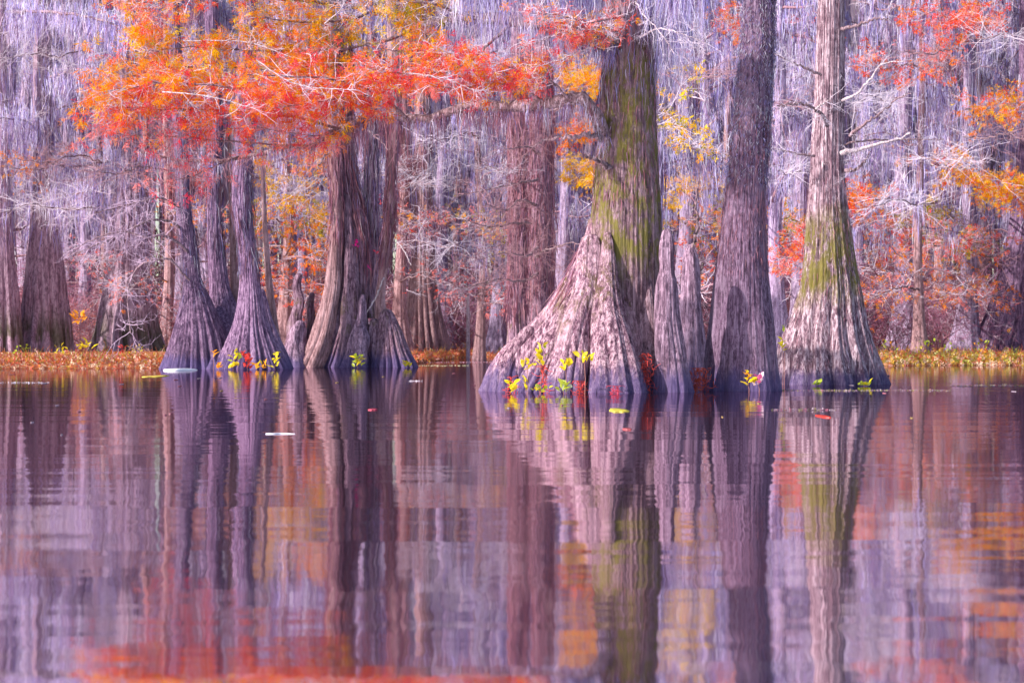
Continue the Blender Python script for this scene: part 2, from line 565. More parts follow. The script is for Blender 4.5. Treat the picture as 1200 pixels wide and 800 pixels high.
m, t, out = mat('bank_soil')
g = NT(t)
geo = g.n('ShaderNodeNewGeometry').outputs['Position']
c = g.ramp(g.noise(geo, 1.3, 8, 0.7), [(0.3, (0.10, 0.045, 0.035)), (0.5, (0.34, 0.12, 0.06)), (0.62, (0.46, 0.22, 0.10)), (0.75, (0.44, 0.20, 0.16))])
d = g.n('ShaderNodeBsdfDiffuse')
g.l(c, d.inputs[0])
g.l(d.outputs[0], out.inputs[0])
xs = np.concatenate([np.linspace(-1500, -75, 12), np.linspace(-70, 70, 281), np.linspace(75, 1500, 12)])
ys = np.concatenate([np.linspace(95, 180, 171), np.linspace(182, 330, 50), np.linspace(350, 2500, 18)])
gx, gy = np.meshgrid(xs, ys)
i = np.arange(gx.size).reshape(gx.shape)
MB().add(np.stack([gx, gy, ground_z(gx, gy)], -1), np.stack([i[:-1, :-1], i[:-1, 1:], i[1:, 1:], i[1:, :-1]], -1)).build('bank', m, kind='structure')


# ------------------------------------------------------------------ hero trees: helpers
class Tree:
    """a tree is an Empty at its base; trunk, branches, twigs, foliage and moss are its children"""
    def __init__(self, name, px, d, label, cat='tree', group=None, z=0.0, dy=0.0):
        self.o = np.array((X(px, d), d + dy, z))
        self.t = thing(name, self.o, label, cat, group)
        self.twigs, self.leaves, self.mossb, self.d = MB(), MB(), MB(), d

    def trunk(self, lv, mat, name='trunk', d=None, **kw):
        G = outline_grid(lv, d or self.d, **kw)
        mb = MB()
        add_grid(mb, G)
        mb.build(name, M[mat], self.t, origin=self.o)
        return G

    def branch(self, pts, r0, r1, mat='limb', k=26, jag=0.035, name='branch'):
        """pts: rows (px, py, d); returns the polyline"""
        w = np.array([P3(*p) for p in pts])
        s = np.concatenate([[0], np.cumsum(np.linalg.norm(np.diff(w, axis=0), axis=1))])
        u = np.linspace(0, s[-1], k)
        P = np.stack([curve(u, s, w[:, a]) for a in range(3)], -1)
        P[1:-1] += rs.normal(0, min(jag, 0.35 * r0), (k - 2, 3))
        R = np.linspace(r0, r1, k) * rs.uniform(0.88, 1.14, k)
        v, q = tubes(P[None], R[None], 8)
        MB().add(v, q).build(name, M[mat], self.t, origin=self.o)
        return P

    def shoots(self, P, n=20, L=0.9, r=0.012, col=TW_PALE, levels=2, flat=0.6, up=0.05, t0=0.2, wander=0.2, kids=3):
        """fine twigs along a branch; returns the last level"""
        T1 = branch_off(P[None], n, L, t0=t0, spread=0.85, flat=flat, up=up, k=7, wander=wander)
        lv = [T1]
        Lc = L
        for _ in range(levels - 1):
            Lc *= 0.5
            lv.append(branch_off(lv[-1], kids, Lc, t0=0.2, spread=0.8, flat=flat, up=up * 0.5, k=5, wander=wander))
        for a, T in enumerate(lv):
            c = np.clip(col * rs.uniform(0.75, 1.15, (len(T), 1)), 0, 0.9)
            v, q = tubes(T, taper(T, np.full(len(T), r * 0.62 ** a), r * 0.3 * 0.7 ** a), 3)
            self.twigs.add(v, q, np.repeat(c, T.shape[1] * 3, 0))
        return lv

    def leaf_on(self, T, n, pal, wts, size=0.22, m=9, jit=0.05, droop=0.35, width=0.09):
        N, K, _ = T.shape
        a = rs.integers(0, N, n)
        t = rs.uniform(0.15, 1, n) * (K - 1.001)
        i = t.astype(int)
        f = (t - i)[:, None]
        O = T[a, i] * (1 - f) + T[a, i + 1] * f + rs.normal(0, jit, (n, 3))
        D = unit(T[a, i + 1] - T[a, i]) + rs.normal(0, 0.45, (n, 3))
        # neighbouring twigs turn colour together
        ck = cols(N, pal, wts)[a]
        sw = rs.random(n) < 0.3
        ck[sw] = cols(sw.sum(), pal, wts)
        needle_sprays(self.leaves, O, unit(D), rs.uniform(0.6, 1.25, n) * size, ck, m, droop=droop, width=width)

    def bough(self, pts, r0, r1, n=26, L=0.9, leaves=400, pal=(ORANGE, RED), wts=(1, 1), mat='limb', size=0.19, twig=TW_PALE, levels=3, flat=0.5, kids=3, up=0.03, t0=0.15, r=0.011, jit=0.05):
        P = self.branch(pts, r0, r1, mat)
        lv = self.shoots(P, n, L, r, twig, levels, flat, up, t0=t0, kids=kids)
        if leaves:
            T = lv[-1]
            self.leaf_on(T, int(leaves * 0.52), pal, wts, size * 1.3, m=11, jit=jit, width=0.05, droop=0.5)
        return P

    def hang(self, P, n, per=14, L0=0.4, L1=1.6, spread=0.10, width=0.02, pal=MOSS_PALE, t0=0.0, **kw):
        t = rs.uniform(t0, 1, n) * (len(P) - 1.001)
        i = t.astype(int)
        A = P[i] + (P[i + 1] - P[i]) * (t - i)[:, None]
        moss_clumps(self.mossb, A, per, L0, L1, spread, width, pal, **kw)

    def coat(self, G, n, z0, z1, L=0.5, width=0.014, pal=MOSS_BROWN, lift=0.025, segs=4, sway=0.12):
        """shreds of bark and moss clinging to the trunk"""
        nz, seg, _ = G.shape
        ok = np.where((G[:, 0, 2] > z0) & (G[:, 0, 2] < z1))[0]
        a, b = rs.choice(ok, n), rs.integers(0, seg, n)
        c = G[a].mean(1)
        p = G[a, b]
        o = (p - c) * np.array((1, 1, 0))
        S = p + unit(o) * lift * rs.uniform(0.3, 1.6, (n, 1)) + rs.normal(0, 0.03, (n, 3)) * np.array((0, 0, 1))
        Ls = L * rs.uniform(0.3, 1.2, n)
        # follow the flare of the trunk below
        b2 = np.minimum(a + 6, nz - 1)
        sl = (G[b2, b] - p) / np.maximum((p - G[b2, b])[:, 2:3], 0.05)
        sl[:, 2] = 0
        v, q = strands(S, Ls, rs.uniform(0.6, 1.4, n) * width, segs, sway, lean=sl)
        cc = pal[rs.integers(0, len(pal), n)] * rs.uniform(0.8, 1.15, (n, 1))
        self.mossb.add(v, q, np.repeat(cc, 2 * segs + 2, 0))

    def done(self):
        if self.twigs.n: self.twigs.build('twigs', M['twig'], self.t, origin=self.o, kind='stuff')
        if self.leaves.n: self.leaves.build('foliage', M['leaf'], self.t, smooth=False, origin=self.o, kind='stuff')
        if self.mossb.n: self.mossb.build('moss', M['moss'], self.t, origin=self.o, kind='stuff')


# ------------------------------------------------------------------ the big buttressed cypress
d0 = DW(458)
big = Tree('bald_cypress', 725, d0, 'huge buttressed cypress with a green mossy trunk and spreading orange leaved boughs')
G = big.trunk([(-150, 719, 762), (-60, 715, 764), (0, 712, 765), (50, 708, 766), (100, 704, 767), (150, 702, 768), (200, 698, 771), (250, 692, 775),
               (300, 688, 777), (350, 686, 778), (400, 684, 779), (460, 682, 780)], 'bark_big', seg=200, nz=130, rib=0.02, nrib=9, base_rib=0.05, fine=0.02, ratio=0.9)
GL = big.trunk([(258, 690, 712), (270, 687, 714), (285, 682, 714), (310, 670, 712), (330, 660, 710), (345, 651, 708), (360, 641, 705), (384, 620, 695), (411, 592, 685), (430, 578, 680), (460, 564, 676)],
               'bark_buttress', name='buttress', ratio=(0.7, 0.5), seg=190, nz=110, rib=0.05, nrib=12, base_rib=0.24, hb=4.0, fine=0.035, lumpy=0.05, dy=-0.15, dy_top=-0.15)
BT = dict(name='buttress', rib=0.035, fine=0.028, lumpy=0.05)
big.trunk([(280, 681, 701), (286, 679, 703), (300, 676, 704), (340, 670, 705), (380, 656, 694), (420, 646, 688), (460, 637, 684)],
          'bark_buttress', ratio=(0.6, 0.8), seg=130, nz=80, nrib=9, base_rib=0.2, dy=-1.75, dy_top=-0.62, **BT)
big.trunk([(276, 707, 715), (283, 705, 717), (300, 703, 719), (330, 699, 722), (360, 693, 727), (390, 689, 736), (420, 687, 744), (460, 685, 752)],
          'bark_buttress', ratio=(0.8, 0.75), seg=130, nz=80, nrib=9, base_rib=0.2, dy=-1.95, dy_top=-0.78, **BT)
big.trunk([(320, 722, 734), (350, 720, 739), (380, 718, 745), (420, 719, 752), (460, 718, 760)],
          'bark_buttress', ratio=0.8, seg=110, nz=60, nrib=8, base_rib=0.12, dy=-1.2, dy_top=-0.62, **BT)
big.trunk([(350, 662, 674), (380, 646, 668), (420, 622, 656), (460, 600, 640)],
          'bark_buttress', ratio=(0.7, 0.8), seg=100, nz=60, nrib=8, base_rib=0.2, dy=-1.25, dy_top=-0.55, **BT)
big.trunk([(385, 612, 626), (410, 594, 616), (430, 583, 608), (460, 574, 606)],
          'bark_buttress', ratio=(0.6, 0.7), seg=100, nz=50, nrib=8, base_rib=0.16, dy=-0.75, dy_top=-0.35, **BT)
big.trunk([(330, 742, 764), (380, 740, 770), (420, 740, 776), (460, 738, 781)],
          'bark_big', ratio=0.6, seg=90, nz=50, nrib=7, base_rib=0.10, dy=-1.0, dy_top=-0.55, **BT)
big.coat(G, 1500, 4.6, 12, L=0.4, width=0.012, pal=MOSS_BROWN, lift=0.02)
big.coat(G, 900, 7.4, 12.8, L=0.7, width=0.012, pal=MOSS_PALE * 0.8, lift=0.05)
# hanging shreds on the left edge, falling from the trunk above
big.coat(GL, 500, 2.4, 3.8, L=0.7, width=0.018)

fol = dict(kids=3, levels=3)
OR1, W1 = (ORANGE, AMBER, RED, CRIMSON, YELLOW, PINK), (6, 4, 2.5, 0.8, 2, 1)
RD1, W2 = (RED, CRIMSON, ORANGE, PINK, AMBER, YELLOW), (4, 3, 4, 2.5, 2, 1)
YL1, W3 = (YELLOW, AMBER, ORANGE, OLIVE, RED), (4, 3, 3, 2, 1.5)
dd = d0
PA = big.branch([(728, 62, dd - 0.3), (705, 48, dd - 0.8), (680, 39, dd - 1.2), (640, 30, dd - 0.9), (600, 25, dd), (545, 21, dd + 1), (492, 31, dd + 1.8), (440, 13, dd + 2.2), (395, 5, dd + 2.4), (340, -14, dd + 2.5)], 0.2, 0.06)
PB = big.branch([(715, 175, dd - 0.2), (706, 150, dd - 0.6), (696, 131, dd - 0.9), (684, 121, dd - 1.0), (668, 117, dd - 1.0), (640, 121, dd - 0.6), (600, 124, dd), (540, 128, dd + 0.8), (480, 141, dd + 1.3), (440, 134, dd + 1.5),
                 (400, 152, dd + 1.4), (345, 172, dd + 1.2), (280, 183, dd + 1.0), (215, 190, dd + 0.8), (160, 178, dd + 0.6)], 0.19, 0.022)
PC = big.branch([(712, 162, dd - 0.5), (690, 158, dd - 0.9), (660, 160, dd - 1.0), (640, 165, dd - 0.9), (622, 172, dd - 0.8)], 0.08, 0.02)
PD = big.branch([(715, 196, dd - 0.6), (700, 188, dd - 1.0), (684, 182, dd - 1.2)], 0.07, 0.03)
for P, n in ((PC, 22), (PD, 8)):
    big.shoots(P, n, 0.5, 0.008, TW_ROSE, 2, 0.9)
big.hang(PA, 150, 16, 0.15, 1.3, width=0.012, sway=0.2)
big.hang(PB, 170, 14, 0.15, 1.1, width=0.011, sway=0.2, pal=np.concatenate([MOSS_PALE, MOSS_BROWN]))
big.hang(PB[7:17], 26, 11, 0.2, 2.4, 0.10, 0.011, pal=MOSS_BROWN, sway=0.16, zsp=0.1)
big.hang(PB[5:9], 10, 10, 0.2, 2.6, 0.10, 0.010, pal=MOSS_BROWN, sway=0.16, zsp=0.1)
big.shoots(PB[8:], 60, 0.7, 0.009, TW_ROSE, 3, 0.8, up=-0.05)
big.shoots(PA, 60, 0.8, 0.010, TW_PALE, 3, 0.8)

bo = big.bough
# the broad orange and red spray on the left
bo([(440, 134, dd + 1.5), (400, 118, dd + 1.0), (350, 108, dd + 0.4), (300, 104, dd - 0.2), (240, 100, dd - 0.8), (180, 98, dd - 1.2), (125, 108, dd - 1.5)], 0.05, 0.012, 44, 1.0, 2300, OR1, W1, **fol)
bo([(492, 31, dd + 1.8), (450, 48, dd + 1.6), (400, 58, dd + 1.4), (340, 60, dd + 1.2), (270, 58, dd + 1.0), (210, 56, dd + 0.8), (170, 60, dd + 0.6)], 0.05, 0.012, 44, 0.95, 2100, (ORANGE, AMBER, YELLOW, RED, OLIVE), (5, 4, 4, 1.2, 1.4), **fol)
bo([(440, 134, dd + 1.5), (410, 98, dd + 1.8), (360, 84, dd + 2.0), (290, 80, dd + 2.0), (220, 78, dd + 2.0), (160, 82, dd + 1.9), (112, 100, dd + 1.8)], 0.045, 0.012, 44, 0.95, 2200, OR1, W1, **fol)
bo([(480, 141, dd + 1.3), (440, 110, dd + 0.2), (395, 94, dd - 0.6), (345, 90, dd - 1.4), (290, 88, dd - 2.0)], 0.04, 0.012, 34, 0.9, 1500, RD1, W2, **fol)
bo([(400, 152, dd + 1.4), (350, 138, dd + 0.8), (290, 132, dd + 0.2), (230, 128, dd - 0.4), (170, 128, dd - 0.8), (120, 125, dd - 1.0)], 0.04, 0.010, 40, 0.85, 1500, (RED, CRIMSON, ORANGE, AMBER, PINK), (4, 3, 4, 1.5, 2), **fol)
bo([(480, 141, dd + 1.3), (455, 120, dd + 0.6), (425, 112, dd), (380, 118, dd - 0.4), (330, 126, dd - 0.8), (280, 128, dd - 1)], 0.04, 0.010, 34, 0.8, 1300, RD1, W2, **fol)
bo([(345, 172, dd + 1.2), (300, 168, dd + 0.4), (250, 164, dd), (200, 160, dd - 0.4), (150, 158, dd - 0.6), (105, 152, dd - 0.8)], 0.03, 0.010, 36, 0.9, 420, (PINK, CRIMSON, RED, AMBER), (5, 2, 2, 1), twig=TW_ROSE * 1.2, **fol)
bo([(280, 183, dd + 1), (250, 196, dd + 0.6), (220, 208, dd + 0.4), (190, 214, dd + 0.2)], 0.02, 0.008, 22, 0.8, 160, (PINK, CRIMSON, RED), (5, 2, 1), twig=TW_ROSE * 1.2, **fol)
bo([(400, 152, dd + 1.4), (380, 160, dd + 0.6), (340, 156, dd + 0.2), (300, 150, dd), (260, 152, dd - 0.2)], 0.02, 0.008, 26, 0.8, 420, (PINK, RED, CRIMSON, ORANGE), (4, 3, 2, 2), twig=TW_ROSE * 1.2, **fol)
# red sprays between that and the trunk
bo([(600, 25, dd), (570, 55, dd - 0.4), (540, 78, dd - 0.8), (500, 88, dd - 1.0), (465, 86, dd - 1.2), (430, 80, dd - 1.4)], 0.05, 0.012, 34, 0.8, 1100, (RED, ORANGE, PINK, CRIMSON, AMBER), (4, 4, 2, 2, 1.5), **fol)
bo([(668, 117, dd - 1), (645, 96, dd - 1.4), (610, 82, dd - 1.6), (570, 72, dd - 1.8), (530, 62, dd - 1.8), (500, 60, dd - 1.8)], 0.035, 0.010, 34, 0.7, 1000, RD1, W2, **fol)
bo([(640, 121, dd - 0.6), (610, 104, dd - 1.0), (575, 98, dd - 1.3), (540, 104, dd - 1.5), (500, 100, dd - 1.6)], 0.035, 0.010, 30, 0.6, 800, RD1, W2, **fol)
bo([(728, 40, dd - 0.8), (700, 32, dd - 1.6), (670, 34, dd - 2.0), (645, 44, dd - 2.2), (625, 52, dd - 2.3)], 0.035, 0.010, 30, 0.6, 420, (PINK, RED, CRIMSON, AMBER), (4, 3, 1, 1), **fol)
bo([(735, 20, dd - 0.9), (715, 22, dd - 1.8), (690, 26, dd - 2.3), (660, 20, dd - 2.6), (620, 14, dd - 2.7)], 0.03, 0.010, 34, 0.65, 260, (PINK, RED, AMBER), (3, 2, 1), **fol)
# yellow and olive sprays along the top
bo([(440, 13, dd + 2.2), (410, 22, dd + 1.8), (370, 26, dd + 1.4), (330, 24, dd + 1.2), (290, 20, dd + 1.0)], 0.04, 0.012, 34, 0.8, 1100, YL1, W3, **fol)
bo([(545, 21, dd + 1), (520, 8, dd + 0.6), (480, 2, dd + 0.4), (430, -4, dd + 0.2)], 0.04, 0.012, 26, 0.8, 600, (OLIVE, YELLOW, AMBER, ORANGE), (4, 3, 2, 1), **fol)
bo([(395, 5, dd + 2.4), (340, 0, dd + 1.6), (270, -4, dd + 1.0), (200, 0, dd + 0.4), (150, 6, dd)], 0.04, 0.012, 34, 0.85, 900, (ORANGE, RED, AMBER, PINK, YELLOW), (4, 3, 2, 2, 1), **fol)
bo([(492, 31, dd + 1.8), (500, 44, dd + 1.2), (505, 56, dd + 0.6), (470, 60, dd + 0.2), (440, 58, dd)], 0.03, 0.010, 22, 0.6, 450, YL1, W3, **fol)
for pts, n in (([(742, -24, dd - 0.9), (770, -34, dd - 1.5), (800, -30, dd - 1.8), (830, -34, dd - 2)], 60), ([(728, -20, dd - 0.9), (690, -34, dd - 1.4), (640, -30, dd - 1.8), (580, -28, dd - 2), (530, -30, dd - 2)], 110),
               ([(768, 20, dd - 0.2), (785, 12, dd - 0.4), (800, 14, dd - 0.6)], 40)):
    P = big.branch(pts, 0.07, 0.03)
    big.hang(P, n, 20, 0.4, 3.2, 0.09, 0.010, t0=0.15, sway=0.2, zsp=0.12)
# bare pale boughs
for pts in ([(750, 44, dd - 0.9), (775, 34, dd - 1.6), (800, 40, dd - 1.9), (830, 52, dd - 2.0)], [(748, 30, dd - 0.9), (790, 12, dd - 1.5), (830, 18, dd - 1.8)],
            [(722, 46, dd - 1), (700, 52, dd - 1.6), (680, 60, dd - 1.9), (650, 72, dd - 2.1), (620, 80, dd - 2.2)],
            [(745, 2, dd - 0.9), (756, 20, dd - 1.4), (772, 36, dd - 1.8), (790, 62, dd - 2)]):
    P = big.branch(pts, 0.022, 0.008, 'limb_pale')
    big.shoots(P, 16, 0.7, 0.008, TW_PALE, 3, 1.0)
for pts in ([(215, 48, dd), (290, 50, dd), (360, 72, dd - 0.2), (430, 74, dd - 0.4)], [(190, 108, dd - 2), (240, 112, dd - 2.2), (300, 128, dd - 2.3)], [(480, 86, dd - 2), (520, 92, dd - 2.2), (560, 108, dd - 2.2)],
            [(380, 28, dd - 0.5), (400, 8, dd - 0.5), (385, -12, dd - 0.5)], [(300, 70, dd - 2), (340, 96, dd - 2.2), (420, 106, dd - 2.4)]):
    P = big.branch(pts, 0.016, 0.008, 'limb_pale')
    big.shoots(P, 18, 0.6, 0.008, TW_PALE, 2, 0.8)
big.done()

# cypress knees beside it
kn = Tree('cypress_knee', 785, d0 - 0.6, 'tall smooth cypress knee standing at the right of the huge buttressed trunk', 'cypress knee')
kn.trunk([(272, 774, 785), (280, 772, 787), (300, 770, 788), (315, 771, 788), (330, 768, 791), (370, 766, 795), (410, 764, 802), (440, 762, 807), (461, 761, 811)], 'bark_knee', lumpy=0.06, seg=120, nz=80, rib=0.03, nrib=7, base_rib=0.10, fine=0.018, ratio=0.9, dy=-0.6)
kn.done()
d1 = DW(452)
k2 = Tree('cypress_knee', 813, d1 + 1, 'shaded thinner cypress knee between the tall smooth knee and the straight column trunk', 'cypress knee')
k2.trunk([(287, 808, 816), (296, 804, 820), (320, 803, 823), (350, 801, 825), (390, 800, 829), (425, 797, 831), (455, 795, 834)], 'bark_knee', lumpy=0.06, seg=90, nz=60, rib=0.03, nrib=6, base_rib=0.10, ratio=0.9, dy=1)
P = k2.branch([(812, 290, d1 + 1), (818, 262, d1 + 1.1), (816, 240, d1 + 1.3), (820, 205, d1 + 1.6)], 0.05, 0.015)
k2.shoots(P, 14, 0.7, 0.008, TW_ROSE, 2)
k2.done()

# ------------------------------------------------------------------ the straight column cypress
dc = DW(457.5)
c1 = Tree('bald_cypress', 870, dc, 'straight purple grey column cypress with a lightly fluted base, no buttress')
G = c1.trunk([(-150, 880, 914), (-60, 875, 912), (0, 872, 909), (100, 864, 905), (170, 857, 901), (240, 849, 897), (290, 842, 899), (340, 836, 903), (400, 830, 909), (440, 827, 913), (461, 825, 916)],
             'bark_column', seg=180, nz=120, rib=0.012, nrib=11, base_rib=0.10, hb=3.0, fine=0.016)
c1.coat(G, 9000, 5.2, 13, L=0.12, width=0.011, pal=MOSS_PALE * 0.55, lift=0.03, sway=0.5, segs=3)
c1.coat(G, 1500, 3.0, 7, L=0.3, width=0.008, pal=MOSS_BROWN * 0.8, lift=0.02)
c1.done()

# ------------------------------------------------------------------ the flared cypress with a sunlit edge
df = DW(450)
f1 = Tree('bald_cypress', 975, df, 'cypress with a sunlit pale left edge, shaggy bark and green moss above its flared base')
G = f1.trunk([(-150, 966, 990), (-60, 963, 990), (0, 959, 989), (60, 957, 989), (115, 955, 989), (170, 951, 989), (205, 950, 990), (240, 948, 993), (300, 943, 1001), (340, 938, 1008), (370, 930, 1013),
              (400, 921, 1020), (430, 914, 1031), (453, 910, 1040)], 'bark_flared', seg=220, nz=130, rib=0.05, nrib=13, base_rib=0.13, hb=4.0, fine=0.03)
f1.coat(G, 900, 0.3, 6, L=0.4, width=0.009, pal=MOSS_BROWN, lift=0.03, sway=0.2)
for pts, r0, mt, n in (([(986, 180, df - .5), (1000, 176, df - 1.2), (1030, 169, df - 1.6), (1050, 164, df - 1.8), (1067, 156, df - 2)], 0.075, 'limb_pale', 6),
                       ([(987, 170, df - .2), (1005, 166, df - .3), (1050, 164, df - .5), (1105, 163, df - .8)], 0.035, 'limb', 10),
                       ([(996, 160, df - .4), (1012, 146, df - .8), (1035, 130, df - 1), (1050, 117, df - 1.2), (1068, 110, df - 1.4)], 0.055, 'limb', 14),
                       ([(987, 118, df - .4), (1000, 113, df - .8), (1018, 96, df - 1), (1033, 76, df - 1.2), (1060, 72, df - 1.4)], 0.045, 'limb_pale', 14),
                       ([(986, 34, df - .4), (1005, 30, df - .6), (1022, 23, df - .8), (1040, 22, df - 1)], 0.06, 'limb', 6),
                       ([(970, 148, df - 1), (964, 136, df - 1.5), (954, 128, df - 1.8), (938, 122, df - 2), (910, 124, df - 2.2)], 0.06, 'limb', 20),
                       ([(956, 128, df - 1.8), (964, 122, df - 1.9), (975, 115, df - 2)], 0.035, 'limb_pale', 4),
                       ([(962, 88, df - .8), (950, 82, df - 1), (925, 72, df - 1.2), (905, 62, df - 1.4)], 0.045, 'limb', 20),
                       ([(955, 183, df - .6), (935, 180, df - .8), (908, 174, df - 1)], 0.04, 'limb', 10),
                       ([(990, 200, df - .3), (1005, 198, df - .5), (1013, 190, df - .6), (1020, 178, df - .7)], 0.06, 'limb', 6)):
    P = f1.branch(pts, r0, r0 * 0.3, mt)
    f1.shoots(P, n, 0.7, 0.010, TW_PALE, 3, 0.8)
f1.done()

# ------------------------------------------------------------------ clump of three on the left, standing in the water
dg = DW(432)
MB_P = np.concatenate([MOSS_PALE, MOSS_BROWN])
a1 = Tree('bald_cypress', 230, dg, 'slim leaning cypress at the left of the three joined at their fluted base')
G = a1.trunk([(-80, 190, 204), (60, 198, 213), (190, 205, 221), (240, 207, 223), (300, 213, 232), (330, 215, 237), (350, 213, 246), (368, 209, 254), (390, 204, 264), (415, 198, 272), (434, 193, 280)],
             'bark_clump', seg=200, nz=100, rib=0.03, nrib=19, base_rib=0.20, hb=3.6, fine=0.022)
for pts, r0 in (([(222, 297, dg), (208, 284, dg - .8), (193, 276, dg - 1.2), (170, 278, dg - 1.6), (145, 271, dg - 1.8), (120, 276, dg - 2), (85, 292, dg - 2)], 0.075),
                ([(214, 268, dg), (200, 260, dg - .6), (180, 258, dg - 1), (150, 270, dg - 1.4), (120, 284, dg - 1.6), (80, 300, dg - 1.8)], 0.06),
                ([(222, 328, dg - .4), (212, 318, dg - 1), (200, 305, dg - 1.2), (180, 305, dg - 1.5), (160, 314, dg - 1.6), (152, 330, dg - 1.6), (150, 360, dg - 1.6), (153, 390, dg - 1.6)], 0.05),
                ([(212, 245, dg), (190, 232, dg - 1), (150, 240, dg - 1.4), (110, 250, dg - 1.8)], 0.045)):
    P = a1.branch(pts, r0, 0.02)
    a1.shoots(P, 26, 1.5, 0.016, TW_PALE * np.array((0.95, 0.8, 0.9)), 3, 0.8, up=0.0)
a1.coat(G, 300, 3, 14, L=0.8, width=0.02, pal=MOSS_PALE * 0.55, lift=0.06)
a1.done()
a2 = Tree('bald_cypress', 262, dg + 0.8, 'middle cypress of the three joined at their fluted base')
G = a2.trunk([(-80, 236, 252), (60, 238, 254), (170, 240, 258), (240, 240, 256), (300, 241, 261), (345, 243, 270), (380, 240, 288), (410, 237, 300), (434, 234, 310)],
             'bark_clump', seg=200, nz=100, rib=0.03, nrib=17, base_rib=0.20, hb=3.6, dy=0.8, fine=0.022)
a2.coat(G, 500, 5, 14, L=1.0, width=0.02, pal=MB_P * 0.55, lift=0.06)
a2.trunk([(150, 262, 270), (240, 264, 276), (300, 265, 279), (360, 266, 284), (420, 266, 290)], 'bark_rose', name='stem', seg=60, nz=50, dy=1.4, nrib=6)
a2.trunk([(362, 250, 262), (375, 243, 272), (395, 235, 286), (415, 228, 298), (434, 218, 310)], 'bark_clump', name='buttress', seg=150, nz=50, rib=0.05, nrib=15, base_rib=0.2, hb=2.5, fine=0.02, lumpy=0.05, dy=-0.9, dy_top=0.3)
a2.trunk([(340, 302, 308), (360, 300, 314), (390, 302, 324), (415, 304, 334), (434, 304, 342)], 'bark_clump', name='buttress', seg=100, nz=50, rib=0.05, nrib=9, base_rib=0.2, hb=2.5, fine=0.02, lumpy=0.06, dy=0.4, dy_top=0.6)
a2.trunk([(170, 300, 305), (260, 303, 309), (320, 306, 314), (380, 310, 322), (434, 312, 332)], 'bark_rose', name='stem', seg=60, nz=60, rib=0.04, nrib=6, base_rib=0.15, dy=1.6)
a2.done()
a3 = Tree('bald_cypress', 295, dg - 0.3, 'broad bluish grey cypress at the right of the three joined at their fluted base')
G = a3.trunk([(-80, 284, 305), (60, 280, 301), (170, 275, 298), (240, 273, 295), (300, 281, 302), (350, 280, 309), (385, 273, 317), (408, 264, 328), (434, 252, 340)],
             'bark_clump', seg=200, nz=100, rib=0.03, nrib=18, base_rib=0.20, hb=3.6, dy=-0.3, fine=0.022)
a3.coat(G, 700, 4, 14, L=0.9, width=0.02, pal=MB_P * 0.55, lift=0.06)
a3.done()

# ------------------------------------------------------------------ forked cypress with knees
dk = DW(430)
e1 = Tree('bald_cypress', 400, dk, 'shaggy forked cypress with reddish hanging bark and a wide fluted base')
G = e1.trunk([(-80, 390, 412), (60, 391, 412), (150, 393, 411), (200, 396, 416), (240, 398, 424), (270, 398, 430), (300, 394, 433), (345, 387, 431), (370, 380, 430), (395, 371, 430), (415, 362, 426), (433, 355, 420)],
             'bark_fork', seg=210, nz=110, rib=0.07, nrib=13, base_rib=0.18, hb=5.0, fine=0.03, lumpy=0.05)
GB = e1.trunk([(-80, 380, 392), (60, 382, 394), (150, 385, 398), (200, 388, 400), (250, 390, 401), (300, 386, 402), (345, 380, 400), (370, 374, 396), (395, 365, 392), (415, 356, 386), (433, 347, 378)],
              'bark_rose', name='stem', seg=110, nz=90, rib=0.05, nrib=9, base_rib=0.15, hb=4.0, fine=0.03, lumpy=0.05, dy=-0.9, dy_top=-0.5)
e1.coat(GB, 700, 6, 15, L=1.4, width=0.022, pal=MOSS_BROWN, lift=0.08)
e1.trunk([(230, 404, 411), (260, 404, 414), (300, 404, 420), (345, 402, 424), (395, 398, 426), (433, 388, 424)], 'bark_fork', name='stem', seg=90, nz=60, rib=0.06, nrib=7, base_rib=0.15, hb=4.0, fine=0.03, lumpy=0.06, dy=-1.0, dy_top=-0.45)
e1.coat(G, 1600, 4.5, 15, L=1.5, width=0.03, pal=MOSS_BROWN, lift=0.07)
e1.coat(G, 400, 7, 15, L=1.5, width=0.022, pal=MOSS_PALE * np.array((0.75, 0.65, 0.62)), lift=0.12)
G2 = e1.trunk([(-60, 428, 440), (100, 428, 441), (200, 429, 442), (260, 427, 443), (310, 424, 442), (360, 420, 440)], 'bark_fork', name='stem', seg=70, nz=60, rib=0.04, nrib=6, dy=0.4)
e1.coat(G2, 700, 6, 15, L=1.4, width=0.022, pal=MOSS_PALE * np.array((0.75, 0.65, 0.62)), lift=0.10)
for pts in ([(392, 178, dk - .3), (380, 184, dk - 1.2), (372, 197, dk - 1.6), (369, 202, dk - 1.7)], [(392, 170, dk - .3), (398, 150, dk - 1), (415, 146, dk - 1.6), (440, 160, dk - 2), (455, 176, dk - 2.2)]):
    P = e1.branch(pts, 0.07, 0.025)
    e1.shoots(P, 8, 0.7, 0.012, TW_ROSE, 2)
e1.done()
e2 = Tree('bald_cypress', 465, dk - 0.4, 'slender curving cypress rising from a broad fluted stump, right of the forked cypress')
G = e2.trunk([(-80, 452, 466), (60, 454, 468), (130, 456, 470), (200, 455, 464), (255, 452, 463), (285, 449, 460), (310, 446, 456), (330, 443, 453), (350, 440, 452), (385, 440, 456)],
             'bark_rose', seg=70, nz=90, rib=0.03, nrib=6, dy=-0.4)
e2.coat(G, 500, 5, 14, L=1.6, width=0.03, pal=MOSS_BROWN, lift=0.06)
e2.trunk([(366, 447, 461), (376, 444, 466), (390, 443, 472), (410, 440, 480), (422, 438, 486), (434, 436, 491)], 'bark_fork', name='buttress', seg=170, nz=60, rib=0.05, nrib=17, base_rib=0.20, hb=2.8, dy=-0.6, fine=0.02)
